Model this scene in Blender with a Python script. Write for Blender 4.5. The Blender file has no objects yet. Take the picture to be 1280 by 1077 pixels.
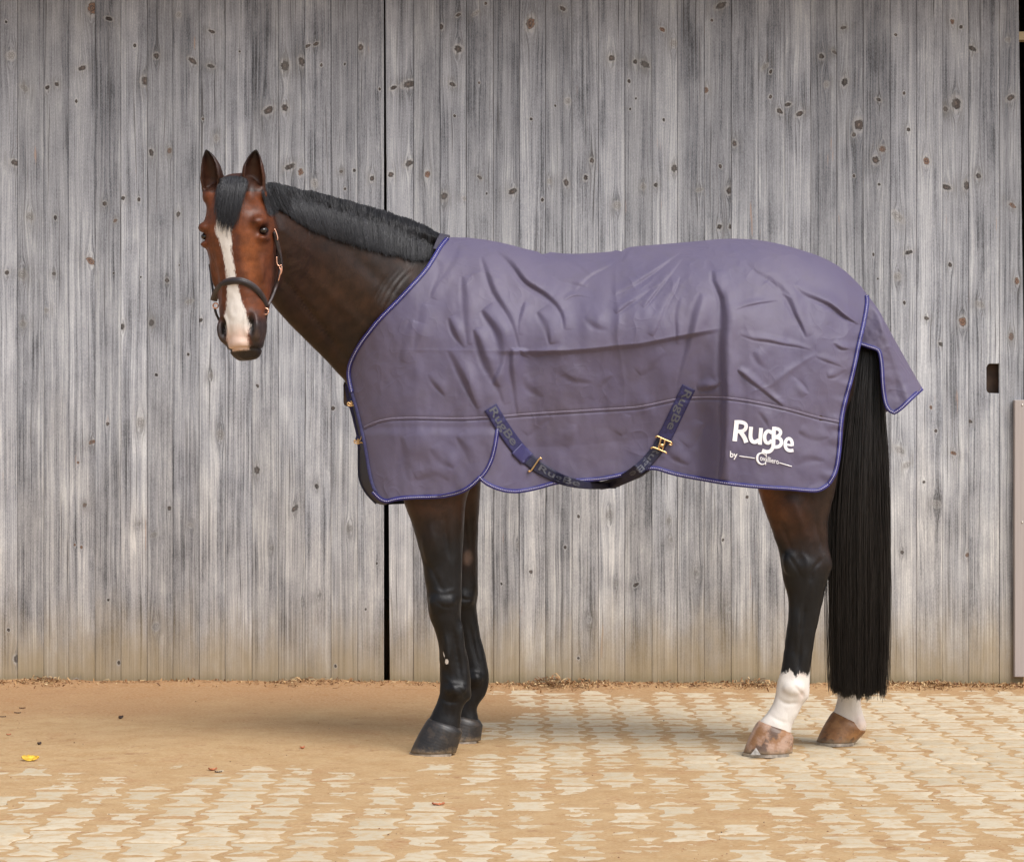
import bpy, bmesh, math, random
import numpy as np
from mathutils import Vector, noise as mnoise
from mathutils.bvhtree import BVHTree
from mathutils.kdtree import KDTree
R = math.radians
random.seed(7); rng = np.random.default_rng(7)
scene = bpy.context.scene
col = scene.collection

# ------------------------------------------------------------------ camera
CY, CZ, FPX = -8.34, 1.036, 3200.0
cam_d = bpy.data.cameras.new('camera'); cam = bpy.data.objects.new('camera', cam_d); col.objects.link(cam)
cam.location = (0, CY, CZ); cam.rotation_euler = (R(90), 0, 0)
cam_d.sensor_width = 36; cam_d.lens = 36*FPX/1280; cam_d.clip_start = .1; cam_d.clip_end = 3000
scene.camera = cam
# ------------------------------------------------------------------ light
SUN_EL, SUN_AZ = R(50), R(142)      # azimuth clockwise from +Y: behind the camera, to its right
w = bpy.data.worlds.new('World'); scene.world = w; w.use_nodes = True
nt = w.node_tree; nt.nodes.clear()
sky = nt.nodes.new('ShaderNodeTexSky'); sky.sky_type = 'NISHITA'; sky.sun_disc = False
sky.sun_elevation = SUN_EL; sky.sun_rotation = SUN_AZ; sky.air_density = 1.0; sky.dust_density = 4.0; sky.ozone_density = 1.0
hs = nt.nodes.new('ShaderNodeHueSaturation'); hs.inputs['Saturation'].default_value = .42
bg = nt.nodes.new('ShaderNodeBackground'); bg.inputs['Strength'].default_value = .13
out = nt.nodes.new('ShaderNodeOutputWorld')
nt.links.new(sky.outputs[0], hs.inputs['Color']); nt.links.new(hs.outputs[0], bg.inputs['Color']); nt.links.new(bg.outputs[0], out.inputs[0])
sd = bpy.data.lights.new('sun', 'SUN'); sd.energy = 1.65; sd.angle = R(34); sd.color = (1, .985, .97)
sun = bpy.data.objects.new('sun', sd); col.objects.link(sun)
sdir = Vector((math.sin(SUN_AZ)*math.cos(SUN_EL), math.cos(SUN_AZ)*math.cos(SUN_EL), math.sin(SUN_EL)))
sun.rotation_euler = sdir.to_track_quat('Z', 'Y').to_euler(); sun.location = sdir*20
vs = scene.view_settings; vs.view_transform = 'Standard'; vs.look = 'None'; vs.gamma = 1; vs.use_curve_mapping = False
vs.exposure = 0.42

# ------------------------------------------------------------------ helpers
def P3(px, py, y):
    """photo pixel + depth y -> world point (arrays allowed)"""
    px, py, y = np.broadcast_arrays(np.asarray(px, float), np.asarray(py, float), np.asarray(y, float))
    s = (y-CY)/FPX
    return np.stack([(px-640)*s, y, CZ-(py-538.5)*s], -1)
def px_of(P):
    P = np.asarray(P); s = (P[..., 1]-CY)/FPX
    return 640+P[..., 0]/s, 538.5-(P[..., 2]-CZ)/s
def sm(a, b, x):
    t = np.clip((np.asarray(x, float)-a)/(b-a), 0, 1); return t*t*(3-2*t)
def hsh(i, j, seed):
    n = (i.astype(np.int64)*374761393 + j.astype(np.int64)*668265263 + seed*982451653) & 0xFFFFFFFF
    n = ((n ^ (n >> 13))*1274126177) & 0xFFFFFFFF
    return ((n ^ (n >> 16)) & 0xFFFF)/65535.0
def vn(x, y, f, seed=0, oct=1):
    x = np.asarray(x, float); y = np.asarray(y, float); tot = 0; amp = 1; s = 0
    for o in range(oct):
        X = x*f; Y = y*f; i = np.floor(X); j = np.floor(Y); u = X-i; v = Y-j
        u = u*u*(3-2*u); v = v*v*(3-2*v)
        a = hsh(i, j, seed+o); b = hsh(i+1, j, seed+o); c = hsh(i, j+1, seed+o); d = hsh(i+1, j+1, seed+o)
        tot = tot+amp*((a*(1-u)+b*u)*(1-v)+(c*(1-u)+d*u)*v-.5)*2; s += amp; amp *= .5; f *= 2.03
    return tot/s
def interp_poly(pts, t):
    p = np.asarray(pts, float); d = np.r_[0, np.cumsum(np.linalg.norm(np.diff(p, axis=0), axis=1))]; d /= d[-1]
    return np.stack([np.interp(t, d, p[:, k]) for k in range(p.shape[1])], -1)
def smooth_poly(pts, n, it=3):
    p = np.asarray(pts, float)
    for _ in range(it):
        q = .75*p[:-1]+.25*p[1:]; r = .25*p[:-1]+.75*p[1:]
        m = np.empty((2*len(q), p.shape[1])); m[0::2] = q; m[1::2] = r
        p = np.vstack([p[:1], m, p[-1:]])
    return interp_poly(p, np.linspace(0, 1, n))
def mesh_np(name, V, F, smooth=True):
    """V (n,3); F list of arrays (m,3)/(m,4)"""
    me = bpy.data.meshes.new(name); V = np.asarray(V, np.float32)
    F = [np.asarray(f, np.int32) for f in (F if isinstance(F, list) else [F]) if len(f)]
    me.vertices.add(len(V)); me.vertices.foreach_set('co', V.ravel())
    loops = np.concatenate([f.ravel() for f in F]); tot = np.concatenate([np.full(len(f), f.shape[1], np.int32) for f in F])
    me.loops.add(len(loops)); me.loops.foreach_set('vertex_index', loops)
    me.polygons.add(len(tot)); me.polygons.foreach_set('loop_start', np.r_[0, np.cumsum(tot)[:-1]].astype(np.int32))
    try: me.polygons.foreach_set('loop_total', tot)
    except Exception: pass
    me.update(calc_edges=True); me.validate()
    me.polygons.foreach_set('use_smooth', np.full(len(me.polygons), smooth)); me.update()
    return me
def obj(name, me, mat=None, parent=None, loc=None):
    o = bpy.data.objects.new(name, me); col.objects.link(o)
    if mat is not None and me is not None:
        me.materials.clear(); me.materials.append(mat)
    if parent is not None: o.parent = parent
    if loc is not None: o.location = loc
    return o
def thing(name, label, cat, loc=(0, 0, 0), group=None):
    o = bpy.data.objects.new(name, None); col.objects.link(o); o.location = loc; o.empty_display_size = .1
    o['label'] = label; o['category'] = cat
    if group: o['group'] = group
    return o
def tag(o, label=None, cat=None, group=None, kind=None):
    if label: o['label'] = label
    if cat: o['category'] = cat
    if group: o['group'] = group
    if kind: o['kind'] = kind
    return o
def grid_faces(nu, nv, off=0, close_u=False):
    i = np.arange(nu if close_u else nu-1)[:, None]; j = np.arange(nv-1)[None]
    i2 = (i+1) % nu
    a = i*nv+j; b = i2*nv+j; c = i2*nv+j+1; d = i*nv+j+1
    return (np.stack([a, b, c, d], -1).reshape(-1, 4)+off)
class MB:
    def __init__(s): s.V = []; s.Q = []; s.T = []; s.n = 0
    def add(s, V, Q=(), T=()):
        V = np.asarray(V, float).reshape(-1, 3); s.V.append(V)
        if len(Q): s.Q.append(np.asarray(Q)+s.n)
        if len(T): s.T.append(np.asarray(T)+s.n)
        s.n += len(V)
    def mesh(s, name, smooth=True):
        F = []
        if s.Q: F.append(np.vstack(s.Q))
        if s.T: F.append(np.vstack(s.T))
        return mesh_np(name, np.vstack(s.V), F, smooth)
    def rings(s, rings):
        """closed loft; rings (n,m,3)"""
        r = np.asarray(rings, float); n, m = r.shape[:2]
        V = r.reshape(-1, 3); Q = []
        k = np.arange(m); k2 = (k+1) % m
        for a in range(n-1):
            Q.append(np.stack([a*m+k, a*m+k2, (a+1)*m+k2, (a+1)*m+k], -1))
        c0 = r[0].mean(0); c1 = r[-1].mean(0)
        V = np.vstack([V, c0, c1]); i0 = n*m; i1 = n*m+1
        T = np.vstack([np.stack([np.full(m, i0), k2, k], -1), np.stack([np.full(m, i1), (n-1)*m+k, (n-1)*m+k2], -1)])
        s.add(V, np.vstack(Q), T)
    def box(s, c, d, M=None):
        x, y, z = np.array(d)/2
        v = np.array([[a*x, b*y, e*z] for a in (-1, 1) for b in (-1, 1) for e in (-1, 1)])
        if M is not None: v = v@np.array(M).T
        s.add(v+np.array(c), [[0, 1, 3, 2], [4, 6, 7, 5], [0, 4, 5, 1], [2, 3, 7, 6], [0, 2, 6, 4], [1, 5, 7, 3]])
    def ell(s, c, r, M=None, nu=20, nv=12):
        th = np.linspace(0, 2*np.pi, nu, endpoint=False); ph = np.linspace(.12, np.pi-.12, nv)
        rg = np.stack([np.sin(ph)[:, None]*np.cos(th), np.sin(ph)[:, None]*np.sin(th), np.cos(ph)[:, None]*np.ones(nu)], -1)*np.array(r)
        if M is not None: rg = rg@np.array(M).T
        s.rings(rg+np.array(c))
    def tube(s, pts, rad, m=8):
        pts = np.asarray(pts, float); rad = np.broadcast_to(rad, len(pts))
        T = np.gradient(pts, axis=0); T /= np.linalg.norm(T, axis=1)[:, None]+1e-9
        up = np.array([.13, .2, 1.]) if abs(T[:, 2]).mean() < .8 else np.array([1., .2, .1])
        A = np.cross(T, up); A /= np.linalg.norm(A, axis=1)[:, None]; B = np.cross(T, A)
        th = np.linspace(0, 2*np.pi, m, endpoint=False)
        s.rings(pts[:, None]+rad[:, None, None]*(A[:, None]*np.cos(th)[None, :, None]+B[:, None]*np.sin(th)[None, :, None]))

# ------------------------------------------------------------------ material helpers
def new_mat(name):
    m = bpy.data.materials.new(name); m.use_nodes = True; n = m.node_tree; n.nodes.clear()
    o = n.nodes.new('ShaderNodeOutputMaterial'); b = n.nodes.new('ShaderNodeBsdfPrincipled'); n.links.new(b.outputs[0], o.inputs[0])
    return m, n, b
class NT:
    def __init__(s, n): s.n = n
    def node(s, t, **k):
        nd = s.n.nodes.new(t)
        for a, b in k.items(): setattr(nd, a, b)
        return nd
    def put(s, inp, v):
        if isinstance(v, bpy.types.NodeSocket): s.n.links.new(v, inp)
        else: inp.default_value = v
    def math(s, op, a, b=0.0, c=None, clamp=False):
        nd = s.node('ShaderNodeMath', operation=op, use_clamp=clamp); s.put(nd.inputs[0], a); s.put(nd.inputs[1], b)
        if c is not None: s.put(nd.inputs[2], c)
        return nd.outputs[0]
    def mix(s, f, a, b, mode='MIX'):
        nd = s.node('ShaderNodeMix', data_type='RGBA', blend_type=mode)
        s.put(nd.inputs[0], f)
        for i, v in ((6, a), (7, b)):
            if isinstance(v, (tuple, list)) and len(v) == 3: v = (*v, 1)
            s.put(nd.inputs[i], v)
        return nd.outputs[2]
    def noise(s, vec, scale=5, detail=4, rough=.5, dist=0, dim='3D', w=None):
        nd = s.node('ShaderNodeTexNoise', noise_dimensions=dim); s.put(nd.inputs['Vector'], vec) if dim != '1D' else None
        s.put(nd.inputs['Scale'], scale); s.put(nd.inputs['Detail'], detail); s.put(nd.inputs['Roughness'], rough); s.put(nd.inputs['Distortion'], dist)
        if w is not None: s.put(nd.inputs['W'], w)
        return nd.outputs[0]
    def ramp(s, f, stops, interp='LINEAR'):
        nd = s.node('ShaderNodeValToRGB'); s.put(nd.inputs[0], f); cr = nd.color_ramp; cr.interpolation = interp
        while len(cr.elements) < len(stops): cr.elements.new(.5)
        for e, (p, c) in zip(cr.elements, stops):
            e.position = p; e.color = (*c, 1) if isinstance(c, (tuple, list)) else (c, c, c, 1)
        return nd.outputs[0]
    def mr(s, v, a, b, c=0., d=1., t='SMOOTHSTEP'):
        nd = s.node('ShaderNodeMapRange', interpolation_type=t, clamp=True) if t == 'LINEAR' else s.node('ShaderNodeMapRange', interpolation_type=t)
        for i, x in enumerate((v, a, b, c, d)): s.put(nd.inputs[i], x)
        return nd.outputs[0]
    def comb(s, x, y, z):
        nd = s.node('ShaderNodeCombineXYZ')
        for i, v in enumerate((x, y, z)): s.put(nd.inputs[i], v)
        return nd.outputs[0]
    def sep(s, v):
        nd = s.node('ShaderNodeSeparateXYZ'); s.put(nd.inputs[0], v); return nd.outputs
    def bump(s, h, strength=.3, dist=.01, nrm=None):
        nd = s.node('ShaderNodeBump'); s.put(nd.inputs['Height'], h); nd.inputs['Strength'].default_value = strength; nd.inputs['Distance'].default_value = dist
        if nrm is not None: s.put(nd.inputs['Normal'], nrm)
        return nd.outputs[0]
    def co(s, which='Object'): return s.node('ShaderNodeTexCoord').outputs[which]
    def attr(s, name, typ='GEOMETRY'):
        return s.node('ShaderNodeAttribute', attribute_name=name, attribute_type=typ)
def simple_mat(name, c, rough=.5, metal=0., bump=None, var=0., vscale=60, spec=.5, sheen=0):
    m, n, b = new_mat(name); N = NT(n)
    if var:
        f = N.noise(N.co(), vscale, 4)
        lo = tuple(x*(1-var) for x in c); hi = tuple(min(1, x*(1+var)) for x in c)
        n.links.new(N.mix(N.mr(f, .3, .7), lo, hi), b.inputs['Base Color'])
    else: b.inputs['Base Color'].default_value = (*c, 1)
    b.inputs['Roughness'].default_value = rough; b.inputs['Metallic'].default_value = metal
    b.inputs['Specular IOR Level'].default_value = spec
    if sheen: b.inputs['Sheen Weight'].default_value = sheen
    if bump:
        n.links.new(N.bump(N.noise(N.co(), bump[0], 3), bump[1], .002), b.inputs['Normal'])
    return m

# ================================================================== GROUND
WY = 2.04                                   # front plane of the barn doors
WS = (WY-CY)/FPX                            # metres per photo pixel on it
def wx(px): return (px-640)*WS
def wz(py): return CZ-(py-538.5)*WS

def sand_cover(x, y):
    """how deep the drifted sand lies over the paving (m)"""
    left = sm(.15, -.75, x+.10*vn(x, y, 1.7, 3, 3))
    back = sm(-.62, .40, y+.5*vn(x, y, 1.1, 9, 3))
    m = -.0013+.0100*left*back + .0028*sm(.1, -.3, x)*sm(-1.4, -.3, y)
    m = m+.0022*vn(x, y*.8, 1.25, 21, 3)+.0021*vn(x, y, 3.9, 25, 3)
    m = m+.0042*sm(1.75, 1.98, y)-.0012*sm(.2, 1.2, x)*sm(1.9, 1.2, y)
    m = m+.0014*np.exp(-((x-.1)/.9)**2-((y+1.2)/.5)**2) -.0016*sm(-1.3, -1.9, y)*sm(.3, -.8, x)
    return m
def sand_h(x, y):
    m = sand_cover(x, y)
    f = .0020*vn(x*.7, y, 11, 31, 3)+.0016*vn(x*.6, y, 40, 41, 3)+.0007*vn(x, y, 120, 47, 1)
    bank = .020*sm(WY-.16, WY-.02, y+.03*vn(x, y, 3, 8, 2))*(.6+.5*vn(x, y, 5, 77, 3))
    return m+f+bank

def mat_sand():
    m, n, b = new_mat('sand'); N = NT(n); co = N.co()
    x, y, z = N.sep(co)
    n1 = N.noise(co, 1.6, 6, .62); n2 = N.noise(co, 9, 5, .6); n3 = N.noise(co, 90, 4, .6); n4 = N.noise(co, 420, 2, .6)
    red = N.math('MULTIPLY', N.mr(N.math('ADD', y, N.math('MULTIPLY', N.math('SUBTRACT', n1, .5), 3.0)), .1, 1.9), N.mr(x, 1.0, -.6, .45, 1.))
    c = N.mix(N.mr(n2, .3, .72), (.40, .245, .112), (.49, .335, .175))
    c = N.mix(red, c, (.37, .205, .095))
    c = N.mix(N.mr(N.noise(co, 4.5, 8, .75), .52, .64, 0, .6), c, (.34, .165, .065))
    strk = N.noise(N.comb(N.math('MULTIPLY', x, 10), N.math('MULTIPLY', y, 16), 3.3), 1, 6, .75)
    c = N.mix(N.mr(strk, .585, .66, 0, .7), c, (.27, .12, .05))
    c = N.mix(N.mr(y, WY-.14, WY-.03, 0, .6), c, (.36, .19, .085))
    c = N.mix(N.mr(n3, .35, .75, 0, .45), c, (.58, .43, .27))
    c = N.mix(N.mr(n4, .60, .74, 0, .6), c, (.20, .11, .055))
    n.links.new(c, b.inputs['Base Color']); b.inputs['Roughness'].default_value = .9; b.inputs['Specular IOR Level'].default_value = .2
    h = N.math('ADD', N.math('MULTIPLY', n3, .7), N.math('MULTIPLY', n4, .4))
    n.links.new(N.bump(h, .35, .003), b.inputs['Normal'])
    return m
def mat_paver():
    m, n, b = new_mat('paver'); N = NT(n); co = N.co()
    oi = N.node('ShaderNodeObjectInfo')
    geo = N.node('ShaderNodeNewGeometry'); pos = geo.outputs['Position']
    r = oi.outputs['Random']
    n1 = N.noise(pos, 7, 5, .6); n3 = N.noise(pos, 160, 4, .65); n2 = N.noise(pos, 28, 5, .65)
    c = N.mix(r, (.49, .41, .285), (.59, .505, .37))
    c = N.mix(N.mr(n3, .3, .7, 0, .45), c, (.60, .51, .38))
    c = N.mix(N.mr(n2, .46, .62, 0, .6), c, (.50, .355, .20))
    c = N.mix(N.mr(n1, .50, .68, 0, .6), c, (.50, .35, .195))
    n.links.new(c, b.inputs['Base Color']); b.inputs['Roughness'].default_value = .85; b.inputs['Specular IOR Level'].default_value = .25
    n.links.new(N.bump(n3, .3, .002), b.inputs['Normal'])
    return m
M_SAND = mat_sand(); M_PAVER = mat_paver()

# ground: big sheet to the horizon
me = mesh_np('ground', [[-400, -400, -.03], [400, -400, -.03], [400, 400, -.03], [-400, 400, -.03]], [np.array([[0, 1, 2, 3]])], False)
ground = tag(obj('ground', me, M_SAND), kind='structure')
PX, PYD = .1365, .205
paving = bpy.data.objects.new('paved_yard', None); col.objects.link(paving); tag(paving, kind='structure')
def paver_mesh():
    hw, nw, hl, g = .081, .0555, PYD/2, .0022
    out_ = [(-hw, -hl), (hw, -hl), (hw, -.071), (nw, -.031), (nw, .031), (hw, .071), (hw, hl), (-hw, hl), (-hw, .071), (-nw, .031), (-nw, -.031), (-hw, -.071)]
    o = np.array(out_); mb = MB()
    def inset(d):
        r = o.copy(); r[:, 0] -= np.sign(o[:, 0])*d; r[:, 1] -= np.where(abs(o[:, 1]) > .09, np.sign(o[:, 1])*d, 0); return r
    rings = [np.c_[inset(g), np.full(12, -.06)], np.c_[inset(g), np.full(12, -.0055)], np.c_[inset(g+.004), np.full(12, -.0034)], np.c_[inset(g+.015), np.full(12, -.0016)], np.c_[inset(g+.030), np.full(12, .0)]]
    mb.rings(rings)
    return mb.mesh('paver', False)
pm = paver_mesh(); pm.materials.append(M_PAVER)
plist = []
for i in range(-22, 23):
    for j in range(-17, 12):
        x = .047+i*PX; y = j*PYD+(PYD/2 if i % 2 else 0)-.03
        if y > WY-.05: continue
        d = y-CY; sxp = abs(x)/d*FPX
        if d < 5.7 or sxp > 700: vis = False
        else: vis = True
        plist.append((0 if vis else 1, sand_cover(np.array([x]), np.array([y]))[0] > .0035, -(1/d), x, y))
plist.sort()
front = plist[:300]; rest = plist[300:]
for p in front:
    o = obj('paver', pm, None, paving, (p[3], p[4], random.uniform(-.0012, .0012)))
    o.rotation_euler = (random.gauss(0, .004), random.gauss(0, .006), random.gauss(0, .006))
mb = MB(); vv = np.array([v.co for v in pm.vertices]); ff = [list(p.vertices) for p in pm.polygons]
q4 = [f for f in ff if len(f) == 4]; t3 = [f for f in ff if len(f) == 3]
for p in rest: mb.add(vv+np.array([p[3], p[4], random.uniform(-.0012, .0012)]), q4, t3)
tag(obj('paver', mb.mesh('pavers_rest', False), M_PAVER, paving), kind='stuff')
# sand lying in the joints and over the stones
xs = np.arange(-2.7, 2.7001, .0065); ys = np.concatenate([np.arange(-3.4, -2.6, .02), np.arange(-2.6, WY+.03, .0115)])
X, Y = np.meshgrid(xs, ys, indexing='ij'); Z = sand_h(X, Y)
rim = np.minimum(sm(-2.7, -2.6, X), np.minimum(sm(2.7, 2.6, X), sm(-3.4, -3.3, Y)))
Z = Z*rim-(1-rim)*.034
sand = obj('sand', mesh_np('sand', np.stack([X, Y, Z], -1).reshape(-1, 3), [grid_faces(len(xs), len(ys))]), M_SAND)
tag(sand, 'drifted tan sand and dirt over the paved yard', None, kind='stuff')

# ================================================================== BARN DOORS
def K(s, ox, oy, l):
    return [(ox+a/s, oy+b/s, r, t) for a, b, r, t in l]
D_, L_, O_ = 0, 1, 2      # dark knot, light knot, orange knot
KN = K(3.9875, 0, 0, [(30,110,2,0),(55,278,5,1),(410,340,4,0),(283,420,3,0),(237,437,3,0),(75,812,5,0),(543,95,3.5,0),(460,42,7,2),(780,280,4,0),(725,405,5,0),(960,305,4,0),(1050,330,4,0),(755,762,3.5,0),(845,752,3.5,2),(613,988,3,0),(522,1015,3.2,0),(692,995,2.5,0),(890,75,3,1),(1055,158,3,0),(672,228,2,0),(1012,593,2,0),(440,560,2,0),(120,440,4,1),(380,505,2,0),(1195,258,1.5,0),(1080,690,3,1)])
KN += K(3.59, 0, 260, [(248,43,2.5,0),(518,57,3,2),(407,238,5,2),(30,290,3,0),(242,295,3,0),(680,515,4,0),(548,532,4,0),(208,460,3,1),(750,325,3,0),(850,420,4,1),(800,28,3,0),(900,503,3,0),(845,657,2,0),(483,968,2.5,0),(413,1050,4,2),(100,300,5,1),(702,748,2.5,0),(630,960,5,1),(135,40,5,1),(510,293,1.3,0),(632,310,1.5,0),(103,520,4,1),(805,257,1.2,0)])
KN += K(3.59, 0, 560, [(380,255,3,2),(350,65,2,2),(38,815,2,0),(75,945,4,0),(533,962,2,0),(335,433,2,2),(365,445,2,2),(690,390,4,1),(340,1040,3,2),(855,345,3,1),(760,270,2.5,0),(700,800,4,1),(620,340,4,1),(487,680,1.8,0)])
KN += K(3.9875, 310, 0, [(185,328,5.5,0),(268,308,4,0),(103,550,5.5,0),(185,538,4,0),(340,220,3,0),(298,230,3,0),(208,832,4.8,0),(263,858,4.2,2),(332,915,4,1),(465,855,2.7,0),(484,942,2,0),(562,237,4,0),(618,890,3,0),(725,438,3.7,0),(803,420,6,0),(803,815,5,0),(712,870,4,0),(1047,245,5,0),(1018,420,3.7,0),(1048,75,3,0),(1030,578,2,0),(1152,413,1.7,0),(978,978,5,0),(895,870,4,2),(962,135,3,0),(1155,885,2.5,0),(1190,965,1.5,0),(1135,68,3,1),(483,320,1.5,0),(365,325,2,0),(656,445,2,0),(1185,18,2,0),(530,850,2,0),(1080,990,3,1)])
KN += K(2.564, 240, 440, [(208,378,4,0),(330,500,4,0),(400,430,3,0),(452,180,3,0),(408,778,3,1),(255,628,3,1),(505,565,4,1),(592,676,1.5,0),(557,823,1.5,0),(210,108,2,0),(60,75,3,1),(460,1005,2,0),(355,800,2.5,1),(90,265,4,1)])
KN += K(3.59, 620, 0, [(155,105,6,2),(75,860,5,0),(300,40,4,0),(158,535,2,0),(518,262,4.5,0),(625,278,3,0),(668,290,5,0),(597,365,2,0),(747,133,4,2),(797,195,4,1),(800,755,4.5,0),(430,722,3,0),(402,798,3,0),(660,838,4,1),(717,830,3,0),(323,455,4,1),(315,820,4,0),(240,815,3,1),(942,405,4,2),(1010,25,5,0),(968,92,2,0),(1003,1017,4,0),(1053,1017,3,0),(1047,855,4,0),(1007,747,2.5,0),(543,922,4,1),(208,897,2,0),(753,538,2,0),(1070,645,3,0),(628,442,1.4,0),(602,490,1.4,0),(266,475,1.4,0)])
KN += K(3.59, 940, 0, [(215,510,4.5,0),(160,470,4,0),(125,500,4,0),(312,253,4,0),(370,235,3,0),(416,370,4.8,0),(410,125,3,0),(480,560,6.5,0),(457,605,3,0),(585,670,5,2),(555,720,5,0),(782,723,4.8,2),(917,465,6,0),(868,490,4,0),(870,840,5,0),(965,832,5,0),(1016,790,3.7,0),(988,218,4,0),(1160,440,4.5,0),(1168,922,4,2),(938,122,3,0),(652,972,6,1),(702,582,2.5,0),(682,420,2,0),(568,448,3,0),(458,790,2,0),(84,322,2.5,0),(83,435,2.5,0),(58,300,3,1),(900,98,3,2),(570,828,2,0),(1148,180,3,1),(925,968,2,0),(645,157,2,0),(638,90,1.5,0),(335,380,3,1)])
KN += K(3.59, 1080, 280, [(200,128,3.5,0),(150,237,4,1),(204,238,2,0),(62,246,1.5,0),(42,137,1.5,0),(280,423,3.2,0),(347,540,4,0),(443,438,5,2),(520,362,4.5,1),(685,256,4,2),(660,505,3.5,2),(475,885,2.7,0),(322,928,2.5,0),(402,1028,4,2),(387,183,3,0),(180,354,2,0),(300,822,2,2),(160,1015,6,1)])
KN += K(3.474, 1090, 560, [(278,243,5,1),(415,463,3,2),(148,75,5,1),(130,452,2.5,0),(225,147,2,0)])
KN += K(3.556, 600, 600, [(1187,75,2.5,0),(1080,265,2,0),(170,290,4,1),(226,407,2.7,0),(575,155,5,1),(605,462,3.5,1),(692,465,3,0),(840,180,3,1),(1115,570,4,1),(437,160,2,0),(95,460,1.5,0),(485,620,3,1),(437,790,2,0),(378,297,2,0),(848,265,3,1)])

def knot_group():
    g = bpy.data.node_groups.new('wood_knot', 'ShaderNodeTree')
    for nme in ('X', 'Z', 'Radius', 'Wobble', 'Cos', 'Sin', 'Aspect'):
        g.interface.new_socket(nme, in_out='INPUT', socket_type='NodeSocketFloat')
    for nme in ('Warp', 'Dist'):
        g.interface.new_socket(nme, in_out='OUTPUT', socket_type='NodeSocketFloat')
    N = NT(g); gi = N.node('NodeGroupInput'); go = N.node('NodeGroupOutput')
    x, z, r, wb, cs_, sn_, asp_ = gi.outputs[:7]
    dx = N.math('DIVIDE', x, r); dz = N.math('DIVIDE', z, r)
    dz3 = N.math('DIVIDE', dz, 3.2)
    d2 = N.math('ADD', N.math('MULTIPLY', dx, dx), N.math('MULTIPLY', dz3, dz3))
    d2m = N.math('MAXIMUM', d2, .8)
    wp = N.math('MULTIPLY', N.math('DIVIDE', dx, d2m), r)
    e1 = N.math('ADD', N.math('MULTIPLY', dx, cs_), N.math('MULTIPLY', dz, sn_)); e2 = N.math('SUBTRACT', N.math('MULTIPLY', dz, cs_), N.math('MULTIPLY', dx, sn_))
    e2 = N.math('DIVIDE', e2, asp_)
    dk = N.math('SQRT', N.math('ADD', N.math('MULTIPLY', e1, e1), N.math('MULTIPLY', e2, e2)))
    dk = N.math('ADD', dk, N.math('MULTIPLY', wb, 1.5))
    g.links.new(wp, go.inputs[0]); g.links.new(dk, go.inputs[1])
    return g
KG = knot_group()
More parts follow.
